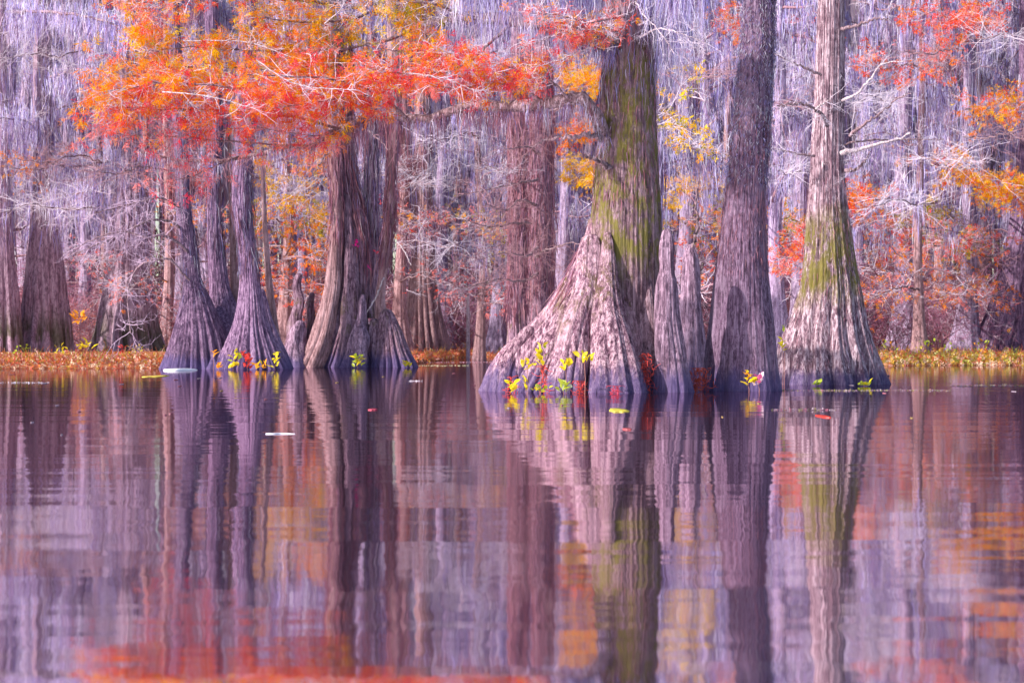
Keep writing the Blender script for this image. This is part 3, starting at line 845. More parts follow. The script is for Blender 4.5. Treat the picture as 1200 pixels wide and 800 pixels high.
P = e2.branch([(458, 300, dk - .6), (464, 284, dk - 1), (472, 292, dk - 1.4), (482, 311, dk - 1.6)], 0.03, 0.02, 'limb_pale')
P = e2.branch([(452, 310, dk - .6), (448, 330, dk - 1.0), (436, 356, dk - 1.2), (430, 366, dk - 1.2)], 0.05, 0.03, 'limb_pale')
e2.done()
for lab, lv, dy, b in (('tall pointed cypress knee in front of the forked cypress', [(347, 424, 430), (354, 422, 431), (370, 420, 431), (382, 416, 431), (398, 410, 436), (412, 406, 435), (433, 397, 438)], -1.2, 'bark_knee'),
                       ('short pale knee leaning against the tall pointed knee', [(382, 423, 427), (392, 420, 430), (410, 417, 432), (434, 414, 434)], -2.0, 'bark_knee'),
                       ('blunt dark knee between the tall pointed knee and the fluted stump', [(376, 435, 445), (384, 433, 448), (405, 431, 450), (433, 428, 452)], -1.0, 'bark_fork'),
                       ('ragged broken stump left of the forked cypress base', [(322, 346, 354), (335, 342, 352), (352, 344, 356), (372, 338, 354), (395, 335, 358), (433, 325, 360)], 0.3, 'bark_fork'),
                       ('low hollow stump with a slanted top beside the ragged broken stump', [(378, 349, 359), (386, 343, 360), (398, 340, 358), (412, 333, 360), (433, 328, 364)], -0.9, 'bark_knee'),
                       ('thin upright knee behind the ragged broken stump', [(344, 361, 367), (356, 358, 366), (380, 358, 369), (400, 353, 368), (432, 350, 372)], 0.8, 'bark_fork')):
    kn = Tree('cypress_stump' if 'stump' in lab else 'cypress_knee', (lv[-1][1] + lv[-1][2]) / 2, dk, lab, 'stump' if 'stump' in lab else 'cypress knee', dy=dy)
    kn.trunk(lv, b, lumpy=0.08, seg=80, nz=44, rib=0.05, nrib=7, base_rib=0.12, hb=2.0, dy=dy, ratio=0.9)
    kn.done()

# ------------------------------------------------------------------ shore trees on the bank
def shore(label, px, d, lv, bark_n='bark_shore', n=11, br=0.13, pal=MOSS_PALE, coat=700, zc=(7.5, 18), seg=140):
    T = Tree('bald_cypress', px, d, label, z=float(ground_z(np.array(X(px, d)), np.array(d))))
    G = T.trunk(lv, bark_n, seg=seg, nz=90, rib=0.05, nrib=n + 3, base_rib=br * 1.4, hb=6.0, fine=0.02)
    T.coat(G, coat, zc[0], zc[1], L=1.6, width=0.03, pal=pal, lift=0.10)
    return T, G


t, G = shore('wide fluted cypress on the left bank with a blackish green right flank', 50, 150, [(-80, 42, 58), (100, 39, 61), (200, 37, 64), (260, 35, 68), (300, 32, 73), (350, 27, 78), (385, 22, 82), (416, 15, 87)])
P = t.branch([(45, 20, 140), (20, 14, 132), (60, 15, 128), (100, 19, 126), (130, 28, 124), (158, 44, 123)], 0.14, 0.05, 'limb')
t.shoots(P, 30, 2.2, 0.02, TW_PALE, 3)
t.hang(P, 150, 18, 0.3, 2.8, 0.3, 0.02, sway=0.2, zsp=0.5)
for pts in ([(40, 150, 149), (20, 140, 145), (-20, 138, 143)], [(60, 90, 149), (90, 80, 145), (115, 68, 142)], [(60, 230, 149), (85, 228, 145), (110, 222, 142)]):
    P = t.branch(pts, 0.09, 0.03)
    t.shoots(P, 24, 2.6, 0.022, TW_PALE, 3, 0.6)
    t.hang(P, 60, 18, 0.3, 2.6, 0.4, 0.022, sway=0.2, zsp=0.6)
t.done()
t, G = shore('dark green stained cypress base at the left end of the left bank', 4, 148, [(-80, -6, 6), (100, -8, 8), (240, -12, 12), (300, -18, 16), (350, -26, 22), (416, -36, 27)])
t.done()
t, G = shore('pale broad cypress with a dark green foot, left of the three joined trunks', 150, 155, [(-80, 139, 158), (100, 137, 161), (220, 133, 166), (290, 127, 173), (350, 120, 180), (385, 114, 185), (416, 107, 193)])
P = t.branch([(150, 200, 154), (120, 190, 150), (85, 196, 148), (50, 190, 146)], 0.12, 0.04)
t.shoots(P, 30, 2.4, 0.022, TW_PALE, 3, 0.6)
t.hang(P, 70, 18, 0.3, 2.6, 0.4, 0.022, sway=0.2, zsp=0.6)
t.done()
t, G = shore('fluted stubby cypress standing far back in the gap left of the huge buttress', 497, 166, [(-80, 487, 505), (150, 486, 506), (270, 482, 509), (330, 479, 511), (365, 475, 516), (404, 470, 524)], 'bark_rose', br=0.15)
t.done()
t, G = shore('dark brown twin trunk close behind the huge cypress, its left half', 607, 128, [(-80, 600, 613), (80, 599, 614), (200, 598, 615), (300, 598, 615), (370, 596, 616), (418, 593, 619)], 'bark_fork', n=8, br=0.06, pal=MOSS_BROWN, coat=1500, zc=(3, 16))
t.done()
t, G = shore('dark brown twin trunk close behind the huge cypress, its right half', 633, 130, [(-80, 629, 643), (80, 626, 645), (200, 622, 647), (300, 620, 647), (370, 618, 649), (418, 614, 654)], 'bark_fork', n=9, br=0.06, pal=MOSS_BROWN, coat=1500, zc=(3, 16))
for pts in ([(640, 130, 128), (665, 128, 125), (690, 138, 123)], [(622, 262, 128), (600, 262, 125), (575, 266, 123), (545, 258, 121)], [(630, 210, 128), (600, 216, 124), (570, 222, 122), (530, 232, 121)], [(628, 300, 128), (650, 290, 123), (675, 285, 121), (700, 292, 120)], [(628, 240, 127), (606, 236, 122), (590, 246, 120), (572, 240, 119)],
            [(630, 320, 127), (606, 330, 122), (580, 328, 120), (540, 338, 119)], [(632, 180, 127), (612, 172, 122), (590, 176, 120)], [(630, 290, 127), (610, 300, 121), (590, 296, 119), (560, 304, 118)]):
    P = t.branch(pts, 0.08, 0.02)
    t.shoots(P, 26, 2.2, 0.016, TW_ROSE * 0.8, 3, 0.9, wander=0.3)
t.done()
t, G = shore('great fluted cypress at the right end of the right bank', 1170, 150, [(-80, 1196, 1224), (100, 1194, 1224), (200, 1190, 1222), (240, 1187, 1220), (290, 1179, 1216), (340, 1167, 1210), (380, 1152, 1206), (416, 1134, 1204)], 'bark_clump', n=13, br=0.14, coat=120)
P = t.branch([(1182, 292, 148), (1160, 300, 144), (1130, 292, 142), (1095, 288, 140)], 0.12, 0.04)
t.shoots(P, 26, 2.0, 0.02, TW_ROSE, 3)
t.done()
t, G = shore('dark twin of the great fluted cypress, cut off by the right side of the view', 1204, 152, [(-80, 1226, 1246), (200, 1212, 1240), (300, 1200, 1240), (380, 1188, 1244), (416, 1184, 1250)], 'bark_clump', n=9, br=0.12, coat=120)
t.done()
t, G = shore('narrow bleached post of a dead tree in the water left of the huge buttress', 549, 168, [(345, 546.5, 550), (380, 546.5, 550.5), (421, 546, 551)], 'limb_pale', n=5, br=0.03, coat=1, zc=(0.5, 3), seg=30)
t.done()


# ------------------------------------------------------------------ the forest behind: prototypes, then copies
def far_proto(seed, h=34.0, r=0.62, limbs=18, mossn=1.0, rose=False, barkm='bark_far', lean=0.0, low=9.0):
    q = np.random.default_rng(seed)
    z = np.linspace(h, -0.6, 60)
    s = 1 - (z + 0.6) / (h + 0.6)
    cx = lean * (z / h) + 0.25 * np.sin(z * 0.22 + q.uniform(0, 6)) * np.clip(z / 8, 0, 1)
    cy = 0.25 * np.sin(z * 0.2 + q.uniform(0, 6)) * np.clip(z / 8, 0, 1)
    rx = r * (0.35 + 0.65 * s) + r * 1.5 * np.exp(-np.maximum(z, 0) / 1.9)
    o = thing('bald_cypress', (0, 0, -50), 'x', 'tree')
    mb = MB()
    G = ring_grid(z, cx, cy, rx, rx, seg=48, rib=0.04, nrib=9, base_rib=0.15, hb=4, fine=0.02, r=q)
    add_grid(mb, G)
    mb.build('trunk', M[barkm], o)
    zl = np.sort(np.concatenate([q.uniform(low - 5, low, 3), q.uniform(low, h, limbs - 3)]))
    th = q.uniform(0, 2 * pi, limbs)
    S = np.stack([np.interp(zl, z[::-1], cx[::-1]), np.interp(zl, z[::-1], cy[::-1]), zl], -1)
    D = np.stack([np.cos(th), np.sin(th), q.uniform(-0.1, 0.45, limbs)], -1)
    Ls = q.uniform(2.5, 6.0, limbs) * (1 - 0.35 * zl / h)
    P = grow(S, D, Ls, 10, 0.22, (0, 0, 0.01), q)
    cr = MB()
    v, qd = tubes(P, taper(P, q.uniform(0.06, 0.13, limbs), 0.02), 6)
    cr.add(v, qd, TW_DARK * 1.9 if not rose else TW_ROSE)
    T1 = branch_off(P, 10, 1.7, t0=0.15, spread=0.8, flat=0.6, k=6, wander=0.3, r=q)
    T2 = branch_off(T1, 4, 0.9, t0=0.2, spread=0.8, flat=0.8, k=5, wander=0.35, r=q)
    for T, rr, sd in ((T1, 0.028, 3), (T2, 0.018, 3)):
        v, qd = tubes(T, taper(T, np.full(len(T), rr), 0.008), sd)
        c = np.where(q.random((len(T), 1)) < 0.55, TW_PALE, TW_ROSE) * q.uniform(0.7, 1.1, (len(T), 1))
        cr.add(v, qd, np.repeat(c, T.shape[1] * 3, 0))
    cr.build('crown', M['twig'], o, kind='stuff')
    mo = MB()
    for T, n, per, L1, sp in ((P, 17, 16, 3.4, 0.22), (T1, 1, 12, 2.2, 0.16)):
        n = max(1, int(n * mossn))
        N, K, _ = T.shape
        a = np.repeat(np.arange(N), n)
        t = q.uniform(0.05, 1, len(a)) * (K - 1.001)
        i = t.astype(int)
        A = T[a, i] + (T[a, i + 1] - T[a, i]) * (t - i)[:, None]
        A = A[A[:, 2] > low + q.uniform(-1.5, 1.5, len(A))]
        moss_clumps(mo, A, per, 0.3, L1, sp, 0.027, MOSS_BROWN if rose else MOSS_PALE, 4, 0.17, q, zsp=0.55)
    # moss clinging along the trunk
    n = int(420 * mossn)
    a, b = q.integers(0, 42, n), q.integers(0, 48, n)
    Sx = G[a, b] + unit((G[a, b] - G[a].mean(1)) * np.array((1, 1, 0))) * q.uniform(0.03, 0.3, (n, 1)) + q.normal(0, 0.3, (n, 3)) * np.array((0, 0, 1))
    v, qd = strands(Sx, q.uniform(0.4, 2.2, n), q.uniform(0.02, 0.045, n), 4, 0.06, q)
    pal = MOSS_BROWN if rose else MOSS_PALE
    mo.add(v, qd, np.repeat(pal[q.integers(0, len(pal), n)], 10, 0))
    mo.build('moss', M['moss'], o, kind='stuff')
    return o


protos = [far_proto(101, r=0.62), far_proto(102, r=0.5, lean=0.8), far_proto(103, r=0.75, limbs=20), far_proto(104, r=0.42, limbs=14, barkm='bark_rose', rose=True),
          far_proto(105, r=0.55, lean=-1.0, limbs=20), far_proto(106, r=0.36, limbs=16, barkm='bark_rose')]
LAND = [(-50, None), (4, 'the leftmost stained trunk'), (50, 'the dark flanked cypress'), (150, 'the pale broad cypress'), (260, 'the joined trunks'), (405, 'the forked cypress'),
        (497, 'the stubby cypress'), (620, 'the twin trunk'), (730, 'the huge cypress'), (870, 'the column cypress'), (975, 'the flared cypress'), (1170, 'the rightmost fluted cypress'), (1300, None)]


def between(px):
    for a, b in zip(LAND[:-1], LAND[1:]):
        if a[0] <= px < b[0]:
            if a[1] is None: return 'left of ' + b[1]
            if b[1] is None: return 'right of ' + a[1]
            return 'between ' + a[1].replace('the ', '', 1) + ' and ' + b[1].replace('the ', '', 1)
    return 'beyond the edge'


# rows: centre x, distance, prototype, scale
row1 = [(97, 172, 1, .9), (118, 178, 5, .9), (196, 165, 3, .8), (333, 150, 5, 1.0), (358, 168, 1, .8), (425, 160, 4, .9), (470, 150, 3, .9), (520, 195, 0, .9), (561, 150, 5, .8), (582, 175, 1, .9), (660, 165, 2, .8),
        (772, 84, 1, .62), (803, 150, 2, .8), (832, 180, 4, .9), (915, 125, 1, .8), (938, 140, 0, .8), (1008, 175, 1, .9), (1062, 150, 0, 1.0), (1078, 128, 5, .7), (1131, 150, 4, .95), (1098, 185, 3, 1.0), (30, 190, 2, .9), (-30, 150, 0, .9), (1235, 150, 1, .9)]
row2 = [(-70, 180), (10, 172), (75, 180), (128, 205), (172, 190), (215, 175), (245, 200), (282, 180), (318, 205), (345, 190), (392, 200), (442, 185), (478, 210), (508, 222), (538, 205), (556, 215), (590, 205), (615, 190), (640, 215),
        (676, 195), (700, 210), (745, 190), (785, 200), (815, 210), (850, 190), (888, 205), (925, 190), (955, 205), (985, 195), (1030, 205), (1050, 185), (1088, 208), (1115, 190), (1150, 205), (1185, 195), (1215, 210), (1270, 190)]
used = set()


def place_far(px, d, k, s, label, group):
    x = X(px, d)
    z = float(ground_z(np.array(x), np.array(float(d)))) - 0.05
    rz, sc3 = rs.uniform(0, 6.28), (s, s, s * rs.uniform(0.92, 1.1))
    if k not in used:
        used.add(k)
        o = protos[k]
        o.location, o.rotation_euler, o.scale = (x, d, z), (0, 0, rz), sc3
        o['label'] = label
        o['group'] = group
        return o
    return copy_tree(protos[k], (x, d, z), label, group, rz, sc3)


ORD = ['first', 'second', 'third', 'fourth', 'fifth', 'sixth']
seen = {}
far_by_px = {}
for px, d, k, s in sorted(row1):
    b = between(px)
    seen[b] = seen.get(b, 0) + 1
    far_by_px[px] = place_far(px, d, k, s, '', 'moss hung cypresses on the bank behind')
    far_by_px[px]['where'] = b
for b, n in seen.items():
    ks = [p for p in sorted(far_by_px) if far_by_px[p]['where'] == b]
    for a, p in enumerate(ks):
        kind = 'slim moss hung cypress' if n == 1 else ORD[a] + ' slim mossy cypress'
        far_by_px[p]['label'] = kind + ' ' + b
for o in far_by_px.values(): del o['where']
seen2 = {}
for px, d in sorted(row2):
    b = between(px)
    seen2[b] = seen2.get(b, -1) + 1
    place_far(px, d, int(rs.integers(0, 6)), rs.uniform(0.85, 1.15), ORD[seen2[b]] + ' hazy cypress of the rearmost row ' + b, 'rearmost row of cypresses')


# boughs of autumn leaves and bare limbs on the trees behind
def add_bough(tree, pts, n, leaves, pal, wts, size=0.3, L=1.4, r0=0.06, levels=3, twig=TW_PALE, m=8, width=0.1):
    T = Tree.__new__(Tree)
    T.o, T.t = np.array(tree.location), tree
    T.twigs, T.leaves, T.mossb, T.d = MB(), MB(), MB(), pts[0][2]
    w = np.array([P3(*p) for p in pts])
    u = np.linspace(0, 1, 18)
    P = np.stack([curve(u, np.linspace(0, 1, len(w)), w[:, a]) for a in range(3)], -1)
    P[1:-1] += rs.normal(0, 0.05, (16, 3))
    v, q = tubes(P[None], np.linspace(r0, 0.015, 18)[None], 6)
    inv = np.array([1 / s for s in tree.scale])
    c, s_ = math.cos(-tree.rotation_euler[2]), math.sin(-tree.rotation_euler[2])
    def loc(v):
        v = v - T.o
        return np.stack([v[:, 0] * c - v[:, 1] * s_, v[:, 0] * s_ + v[:, 1] * c, v[:, 2]], -1) * inv
    MB().add(loc(v), q).build('branch', M['limb'], tree)
    lv = T.shoots(P, n, L * 1.25, 0.014, twig, levels, 0.3, t0=0.25)
    T.twigs.v = [loc(v) for v in T.twigs.v]
    T.twigs.build('twigs', M['twig'], tree, kind='stuff')
    if leaves:
        T.leaf_on(lv[-1], leaves, pal, wts, size, m, 0.12, width=width)
        T.leaves.v = [loc(v) for v in T.leaves.v]
        T.leaves.build('foliage', M['leaf'], tree, smooth=False, kind='stuff')


near = lambda px: far_by_px[min(far_by_px, key=lambda p: abs(p - px))]
WARM, WW = (ORANGE, AMBER, RED, YELLOW), (5, 3, 2, 1.5)
for tp, pts, n, lf, pal, wts in (
        (1131, [(1131, 128, 149), (1150, 126, 142), (1175, 122, 138), (1215, 122, 135)], 30, 700, WARM, WW),
        (1131, [(1131, 206, 149), (1118, 198, 144), (1100, 194, 141), (1082, 192, 139)], 18, 420, (ORANGE, AMBER, YELLOW, RED), (3, 3, 3, 1)),
        (1131, [(1131, 214, 149), (1150, 216, 142), (1175, 222, 138), (1215, 226, 135)], 34, 1300, (ORANGE, AMBER, YELLOW, RED), (4, 4, 4, 1)),
        (1078, [(1078, 20, 128), (1095, 14, 126), (1120, 22, 125), (1150, 20, 124)], 30, 800, (RED, ORANGE, PINK, AMBER), (4, 3, 3, 1)),
        (1078, [(1078, 78, 128), (1060, 76, 126), (1042, 80, 125), (1030, 82, 124)], 18, 260, (RED, ORANGE, PINK), (4, 3, 2)),
        (1078, [(1078, 80, 128), (1090, 77, 126), (1105, 80, 125), (1115, 82, 124)], 14, 200, (RED, ORANGE, PINK), (4, 3, 2)),
        (1062, [(1062, 236, 149), (1040, 232, 143), (1015, 236, 140), (992, 234, 138)], 26, 650, (RED, ORANGE, AMBER), (3, 5, 2)),
        (1098, [(1098, 244, 170), (1110, 256, 150), (1090, 262, 145), (1070, 258, 142)], 30, 700, (OLIVE, YELLOW, AMBER), (6, 1.5, 0.6)),
        (915, [(915, 310, 124), (925, 300, 122), (940, 302, 121), (948, 310, 120)], 20, 380, (RED, ORANGE, PINK), (3, 3, 3)),
        (660, [(660, 90, 164), (675, 96, 152), (690, 92, 148), (698, 100, 145)], 30, 1100, (AMBER, YELLOW, ORANGE), (4, 4, 2)),
        (660, [(660, 168, 164), (670, 152, 155), (680, 158, 150), (688, 150, 148)], 24, 600, (ORANGE, RED, AMBER), (4, 2, 2)),
        (660, [(660, 212, 164), (675, 208, 155), (688, 206, 150), (696, 214, 148)], 24, 800, (YELLOW, AMBER), (5, 2)),
        (772, [(772, 130, 84), (780, 128, 82), (787, 138, 81), (790, 150, 80)], 14, 220, (AMBER, YELLOW, OLIVE), (3, 4, 2)),
        (803, [(803, 226, 149), (790, 218, 140), (775, 226, 136), (770, 240, 134)], 20, 360, (YELLOW, AMBER), (5, 2)),
        (832, [(832, 216, 179), (842, 206, 160), (850, 210, 150), (858, 220, 148)], 22, 480, (YELLOW, AMBER, OLIVE), (5, 2, 1)),
        (803, [(803, 18, 149), (790, 22, 140), (782, 28, 136), (775, 36, 134)], 18, 330, (AMBER, ORANGE, PINK), (3, 3, 2)),
        (832, [(832, 26, 179), (845, 22, 165), (855, 30, 160), (868, 32, 158)], 20, 480, (PINK, ORANGE, RED), (3, 3, 2)),
        (358, [(358, 190, 159), (364, 178, 152), (372, 182, 148), (380, 188, 146)], 18, 420, (AMBER, ORANGE, PINK), (4, 2, 2)),
        (333, [(333, 205, 137), (340, 215, 134), (350, 232, 132), (362, 246, 131)], 18, 300, (YELLOW, AMBER, ORANGE), (4, 3, 1)),
        (333, [(333, 190, 137), (326, 186, 134), (318, 196, 132), (312, 205, 131)], 14, 200, (YELLOW, AMBER), (4, 3)),
        (333, [(333, 262, 137), (322, 256, 134), (310, 262, 132), (300, 266, 131)], 18, 360, (ORANGE, RED, OLIVE, AMBER), (3, 1, 3, 2)),
        (358, [(358, 262, 159), (370, 254, 150), (382, 262, 147), (386, 270, 146)], 18, 360, (OLIVE, AMBER, ORANGE), (4, 2, 2)),
        (333, [(333, 300, 137), (342, 288, 134), (356, 290, 132), (372, 296, 131)], 18, 240, (ORANGE, RED, AMBER), (4, 2, 2)),
        (333, [(333, 320, 137), (326, 322, 134), (318, 326, 132), (312, 332, 131)], 14, 160, (ORANGE, RED), (4, 2)),
        (97, [(97, 200, 164), (70, 196, 150), (30, 198, 145), (12, 196, 143)], 20, 120, (ORANGE, AMBER), (2, 1)),
        (1098, [(1098, 330, 180), (1100, 320, 152), (1120, 322, 148), (1150, 332, 146)], 18, 130, (ORANGE, AMBER), (4, 1)),
        (582, [(582, 288, 174), (596, 284, 150), (610, 282, 140), (622, 290, 126)], 14, 200, (OLIVE, YELLOW), (4, 2)),
        (1008, [(1008, 262, 174), (1030, 258, 150), (1060, 262, 145), (1088, 274, 143)], 26, 160, (PINK, RED), (2, 1)),
        (938, [(938, 60, 139), (950, 42, 132), (940, 20, 130), (925, 5, 129)], 20, 60, (RED, PINK), (2, 1)),
        (803, [(803, 262, 149), (815, 256, 140), (830, 262, 136), (845, 270, 134)], 22, 300, (ORANGE, PINK, OLIVE, AMBER), (3, 2, 2, 2)),
        (803, [(803, 300, 149), (815, 296, 138), (825, 304, 134), (838, 316, 132)], 18, 160, (RED, ORANGE), (3, 2)),
        (1008, [(1008, 300, 174), (1030, 292, 146), (1055, 296, 140), (1085, 306, 138)], 30, 380, (ORANGE, PINK, AMBER, RED), (3, 3, 2, 2)),
        (1062, [(1062, 280, 149), (1085, 276, 138), (1120, 282, 134), (1155, 290, 132)], 34, 420, (PINK, ORANGE, OLIVE, RED), (3, 3, 2, 2)),
        (1078, [(1078, 340, 128), (1060, 336, 126), (1040, 342, 125), (1022, 350, 124)], 26, 200, (ORANGE, PINK, AMBER), (3, 3, 1)),
        (1098, [(1098, 350, 180), (1110, 344, 138), (1140, 350, 134), (1165, 346, 133)], 26, 220, (ORANGE, PINK, AMBER), (3, 3, 1)),
        (938, [(938, 262, 139), (925, 256, 134), (908, 262, 130), (895, 272, 128)], 20, 260, (AMBER, OLIVE, ORANGE), (3, 3, 2)),
        (915, [(915, 285, 124), (930, 276, 122), (945, 282, 121), (955, 290, 120)], 18, 220, (PINK, RED, ORANGE), (3, 3, 2)),
        (425, [(425, 250, 159), (445, 246, 142), (470, 254, 138), (490, 262, 136)], 22, 130, (PINK, AMBER, RED), (3, 2, 1)),
        (520, [(520, 262, 194), (535, 256, 150), (555, 262, 142), (575, 270, 138)], 24, 160, (PINK, OLIVE, AMBER), (3, 2, 2)),
        (470, [(470, 330, 149), (490, 322, 144), (515, 330, 142), (545, 338, 140)], 26, 90, (PINK, RED), (3, 1)),
        (561, [(561, 345, 149), (575, 340, 140), (590, 346, 136), (600, 352, 134)], 22, 90, (PINK, RED), (3, 1)),
        (196, [(196, 330, 164), (180, 322, 140), (165, 330, 136), (140, 340, 134)], 22, 70, (PINK, ORANGE), (3, 1)),
        (196, [(196, 250, 164), (215, 244, 140), (240, 250, 130), (262, 262, 124)], 20, 160, (PINK, AMBER, ORANGE), (3, 2, 1)),
        (333, [(333, 345, 149), (345, 340, 140), (360, 346, 136), (378, 356, 134)], 22, 160, (ORANGE, RED, PINK), (3, 2, 2)),
        (97, [(97, 300, 171), (85, 296, 150), (100, 302, 144), (118, 310, 142)], 22, 60, (PINK, RED), (3, 1)),
        (118, [(118, 8, 140), (140, 2, 132), (160, 10, 128), (180, 20, 126)], 20, 420, (ORANGE, RED, PINK), (3, 2, 2))):
    add_bough(near(tp), pts, n, lf, pal, wts)


for tp, pts, n in ((97, [(97, 60, 150), (70, 66, 135), (40, 62, 128), (5, 70, 124)], 34), (97, [(97, 130, 150), (120, 122, 130), (150, 126, 124), (185, 120, 120)], 34), (118, [(118, 190, 150), (90, 182, 130), (60, 190, 124), (20, 186, 120)], 34),
                   (118, [(118, 240, 150), (80, 246, 130), (40, 240, 124), (0, 250, 120)], 34), (196, [(196, 200, 150), (170, 196, 130), (140, 204, 122), (110, 200, 118)], 30), (30, [(30, 30, 160), (10, 40, 140), (-20, 36, 130)], 20),
                   (1062, [(1062, 110, 140), (1040, 118, 110), (1020, 112, 100), (1000, 122, 95)], 28), (1062, [(1062, 180, 140), (1085, 186, 112), (1110, 182, 104), (1150, 190, 100)], 34), (1131, [(1131, 60, 140), (1110, 58, 118), (1090, 64, 110), (1060, 60, 106)], 30),
                   (1131, [(1131, 40, 140), (1150, 46, 120), (1175, 40, 112), (1205, 50, 108)], 30), (1131, [(1131, 160, 140), (1155, 162, 118), (1180, 156, 110), (1210, 166, 106)], 30), (1098, [(1098, 236, 150), (1075, 240, 120), (1050, 234, 112), (1020, 244, 106)], 34),
                   (938, [(938, 130, 130), (925, 122, 115), (912, 128, 108)], 20), (938, [(938, 200, 130), (925, 204, 112), (912, 200, 104)], 18), (803, [(803, 90, 140), (815, 84, 110), (830, 90, 100), (845, 86, 96)], 22), (803, [(803, 170, 140), (790, 176, 110), (780, 170, 100)], 18),
                   (803, [(803, 200, 140), (820, 196, 112), (840, 204, 104)], 18), (561, [(561, 160, 145), (545, 156, 125), (520, 164, 118), (495, 158, 114)], 28), (561, [(561, 200, 145), (575, 196, 125), (590, 204, 120)], 18), (470, [(470, 220, 145), (490, 214, 125), (515, 222, 118)], 24),
                   (470, [(470, 290, 145), (490, 282, 125), (520, 290, 118), (545, 284, 114)], 26), (333, [(333, 230, 140), (350, 224, 125), (370, 232, 118)], 22), (582, [(582, 60, 160), (560, 66, 130), (530, 60, 120)], 26), (425, [(425, 200, 150), (445, 206, 128), (470, 198, 120), (500, 206, 116)], 26)):
    add_bough(near(tp), pts, n, 0, None, None, L=1.6, r0=0.05, twig=TW_PALE if rs.random() < 0.7 else TW_ROSE)


# brush along the bank: leafless tangles
def shrub_proto(seed, col, h=5.0, n=16):
    q = np.random.default_rng(seed)
    o = thing('bare_shrub', (0, 0, -50), 'x', 'shrub')
    S = q.normal(0, 0.35, (n, 3)) * np.array((1, 1, 0)) + np.array((0, 0, -0.1))
    D = np.stack([q.normal(0, 0.6, n), q.normal(0, 0.6, n), np.ones(n)], -1)
    P = grow(S, D, q.uniform(0.5, 1.0, n) * h, 9, 0.3, (0, 0, 0.0), q)
    mb = MB()
    v, qd = tubes(P, taper(P, q.uniform(0.02, 0.05, n), 0.012), 5)
    mb.add(v, qd, col * 0.7)
    mb.build('stems', M['twig'], o, kind='stuff')
    mb = MB()
    T1 = branch_off(P, 9, h * 0.42, 0.1, spread=0.9, k=7, wander=0.4, r=q)
    T2 = branch_off(T1, 5, h * 0.18, 0.15, spread=0.9, k=5, wander=0.4, bias=(0, 0, -0.08), r=q)
    T3 = branch_off(T2, 3, h * 0.08, 0.15, spread=0.9, k=4, wander=0.4, bias=(0, 0, -0.1), r=q)
    for T, r in ((T1, 0.018), (T2, 0.013), (T3, 0.010)):
        v, qd = tubes(T, taper(T, np.full(len(T), r), 0.007), 3)
        c = np.clip(col * q.uniform(0.6, 1.6, (len(T), 1)), 0, .8)
        pale = q.random(len(T)) < 0.15
        c[pale] = TW_PALE * 0.8
        mb.add(v, qd, np.repeat(c, T.shape[1] * 3, 0))
    mb.build('twigs', M['twig'], o, kind='stuff')
    return o


shr = [shrub_proto(201, np.array((0.36, 0.12, 0.15)), 7.5, 9), shrub_proto(202, np.array((0.42, 0.15, 0.12)), 6.5, 9), shrub_proto(203, np.array((0.26, 0.11, 0.19)), 8.5, 9), shrub_proto(204, np.array((0.40, 0.19, 0.26)), 6.0, 9)]
fresh = [True] * 4
spots = []
for px in np.arange(-60, 1275, 17.5):
    for lane, (d0_, d1_) in enumerate(((0.04, 0.25), (0.35, 0.6), (0.75, 1.0))):
        e = float(bank_edge(np.array(X(px, 130))))
        base = 158 if px > 1115 else 197 if 452 < px < 540 else 128 if px > 1000 else (e + 6 if 480 < px < 600 else max(e + 22, 152))
        d = base + (max(203, base + 12) - base) * rs.uniform(d0_, d1_)
        p = px + rs.uniform(-8, 8)
        if lane == 0 and rs.random() < 0.6: continue
        spots.append((p, d, lane))
ORD = ['first', 'second', 'third', 'fourth', 'fifth', 'sixth', 'seventh', 'eighth', 'ninth', 'tenth', 'eleventh', 'twelfth', 'thirteenth', 'fourteenth', 'fifteenth', 'sixteenth']
LANE = ['foremost', 'middle', 'rearmost']
count = {}
for p, d, lane in sorted(spots):
    k = int(rs.integers(0, 4))
    x = X(p, d)
    z = float(ground_z(np.array(x), np.array(d)))
    s = rs.uniform(0.65, 1.15) * (0.85 if lane == 0 else 1.15)
    b = between(p)
    c = count[(lane, b)] = count.get((lane, b), -1) + 1
    lab = ORD[c] + ' bare shrub of the ' + LANE[lane] + ' brush ' + b
    rz = rs.uniform(0, 6.28)
    grp = 'leafless shrubs in the brush along the bank'
    if fresh[k]:
        fresh[k] = False
        o = shr[k]
        o.location, o.rotation_euler, o.scale = (x, d, z), (0, 0, rz), (s,) * 3
        o['label'], o['group'] = lab, grp
    else:
        copy_tree(shr[k], (x, d, z), lab, grp, rz, (s,) * 3)

# the far wood: one mass of trunks, brush and moss
mb = MB()
q = np.random.default_rng(5)
n = 900
px, d = q.uniform(-350, 1550, n), q.uniform(212, 290, n)
S = np.stack([X(px, d), d, np.full(n, 46.0)], -1)
v, qd = strands(S, np.full(n, 46.5), q.uniform(0.3, 1.1, n), 5, 0.008, q)
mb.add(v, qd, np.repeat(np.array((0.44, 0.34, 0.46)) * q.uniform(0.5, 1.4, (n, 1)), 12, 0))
n = 56000
px, d = q.uniform(-350, 1550, n), q.uniform(214, 300, n)
zt = 0.8 + 44 * q.random(n) ** 0.8
S = np.stack([X(px, d), d, zt + 2.0], -1)
v, qd = strands(S, q.uniform(0.8, 5.0, n), q.uniform(0.04, 0.13, n), 3, 0.16, q)
cc = MOSS_PALE[q.integers(0, 7, n)] * q.uniform(0.8, 1.15, (n, 1))
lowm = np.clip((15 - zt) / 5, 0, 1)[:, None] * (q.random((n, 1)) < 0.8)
cc = cc * (1 - lowm) + lowm * MOSS_BROWN[q.integers(0, 5, n)] * 0.6  # brown of the low brush, darkened to deepen the shadow between trunks
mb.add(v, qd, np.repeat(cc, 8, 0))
n = 9000
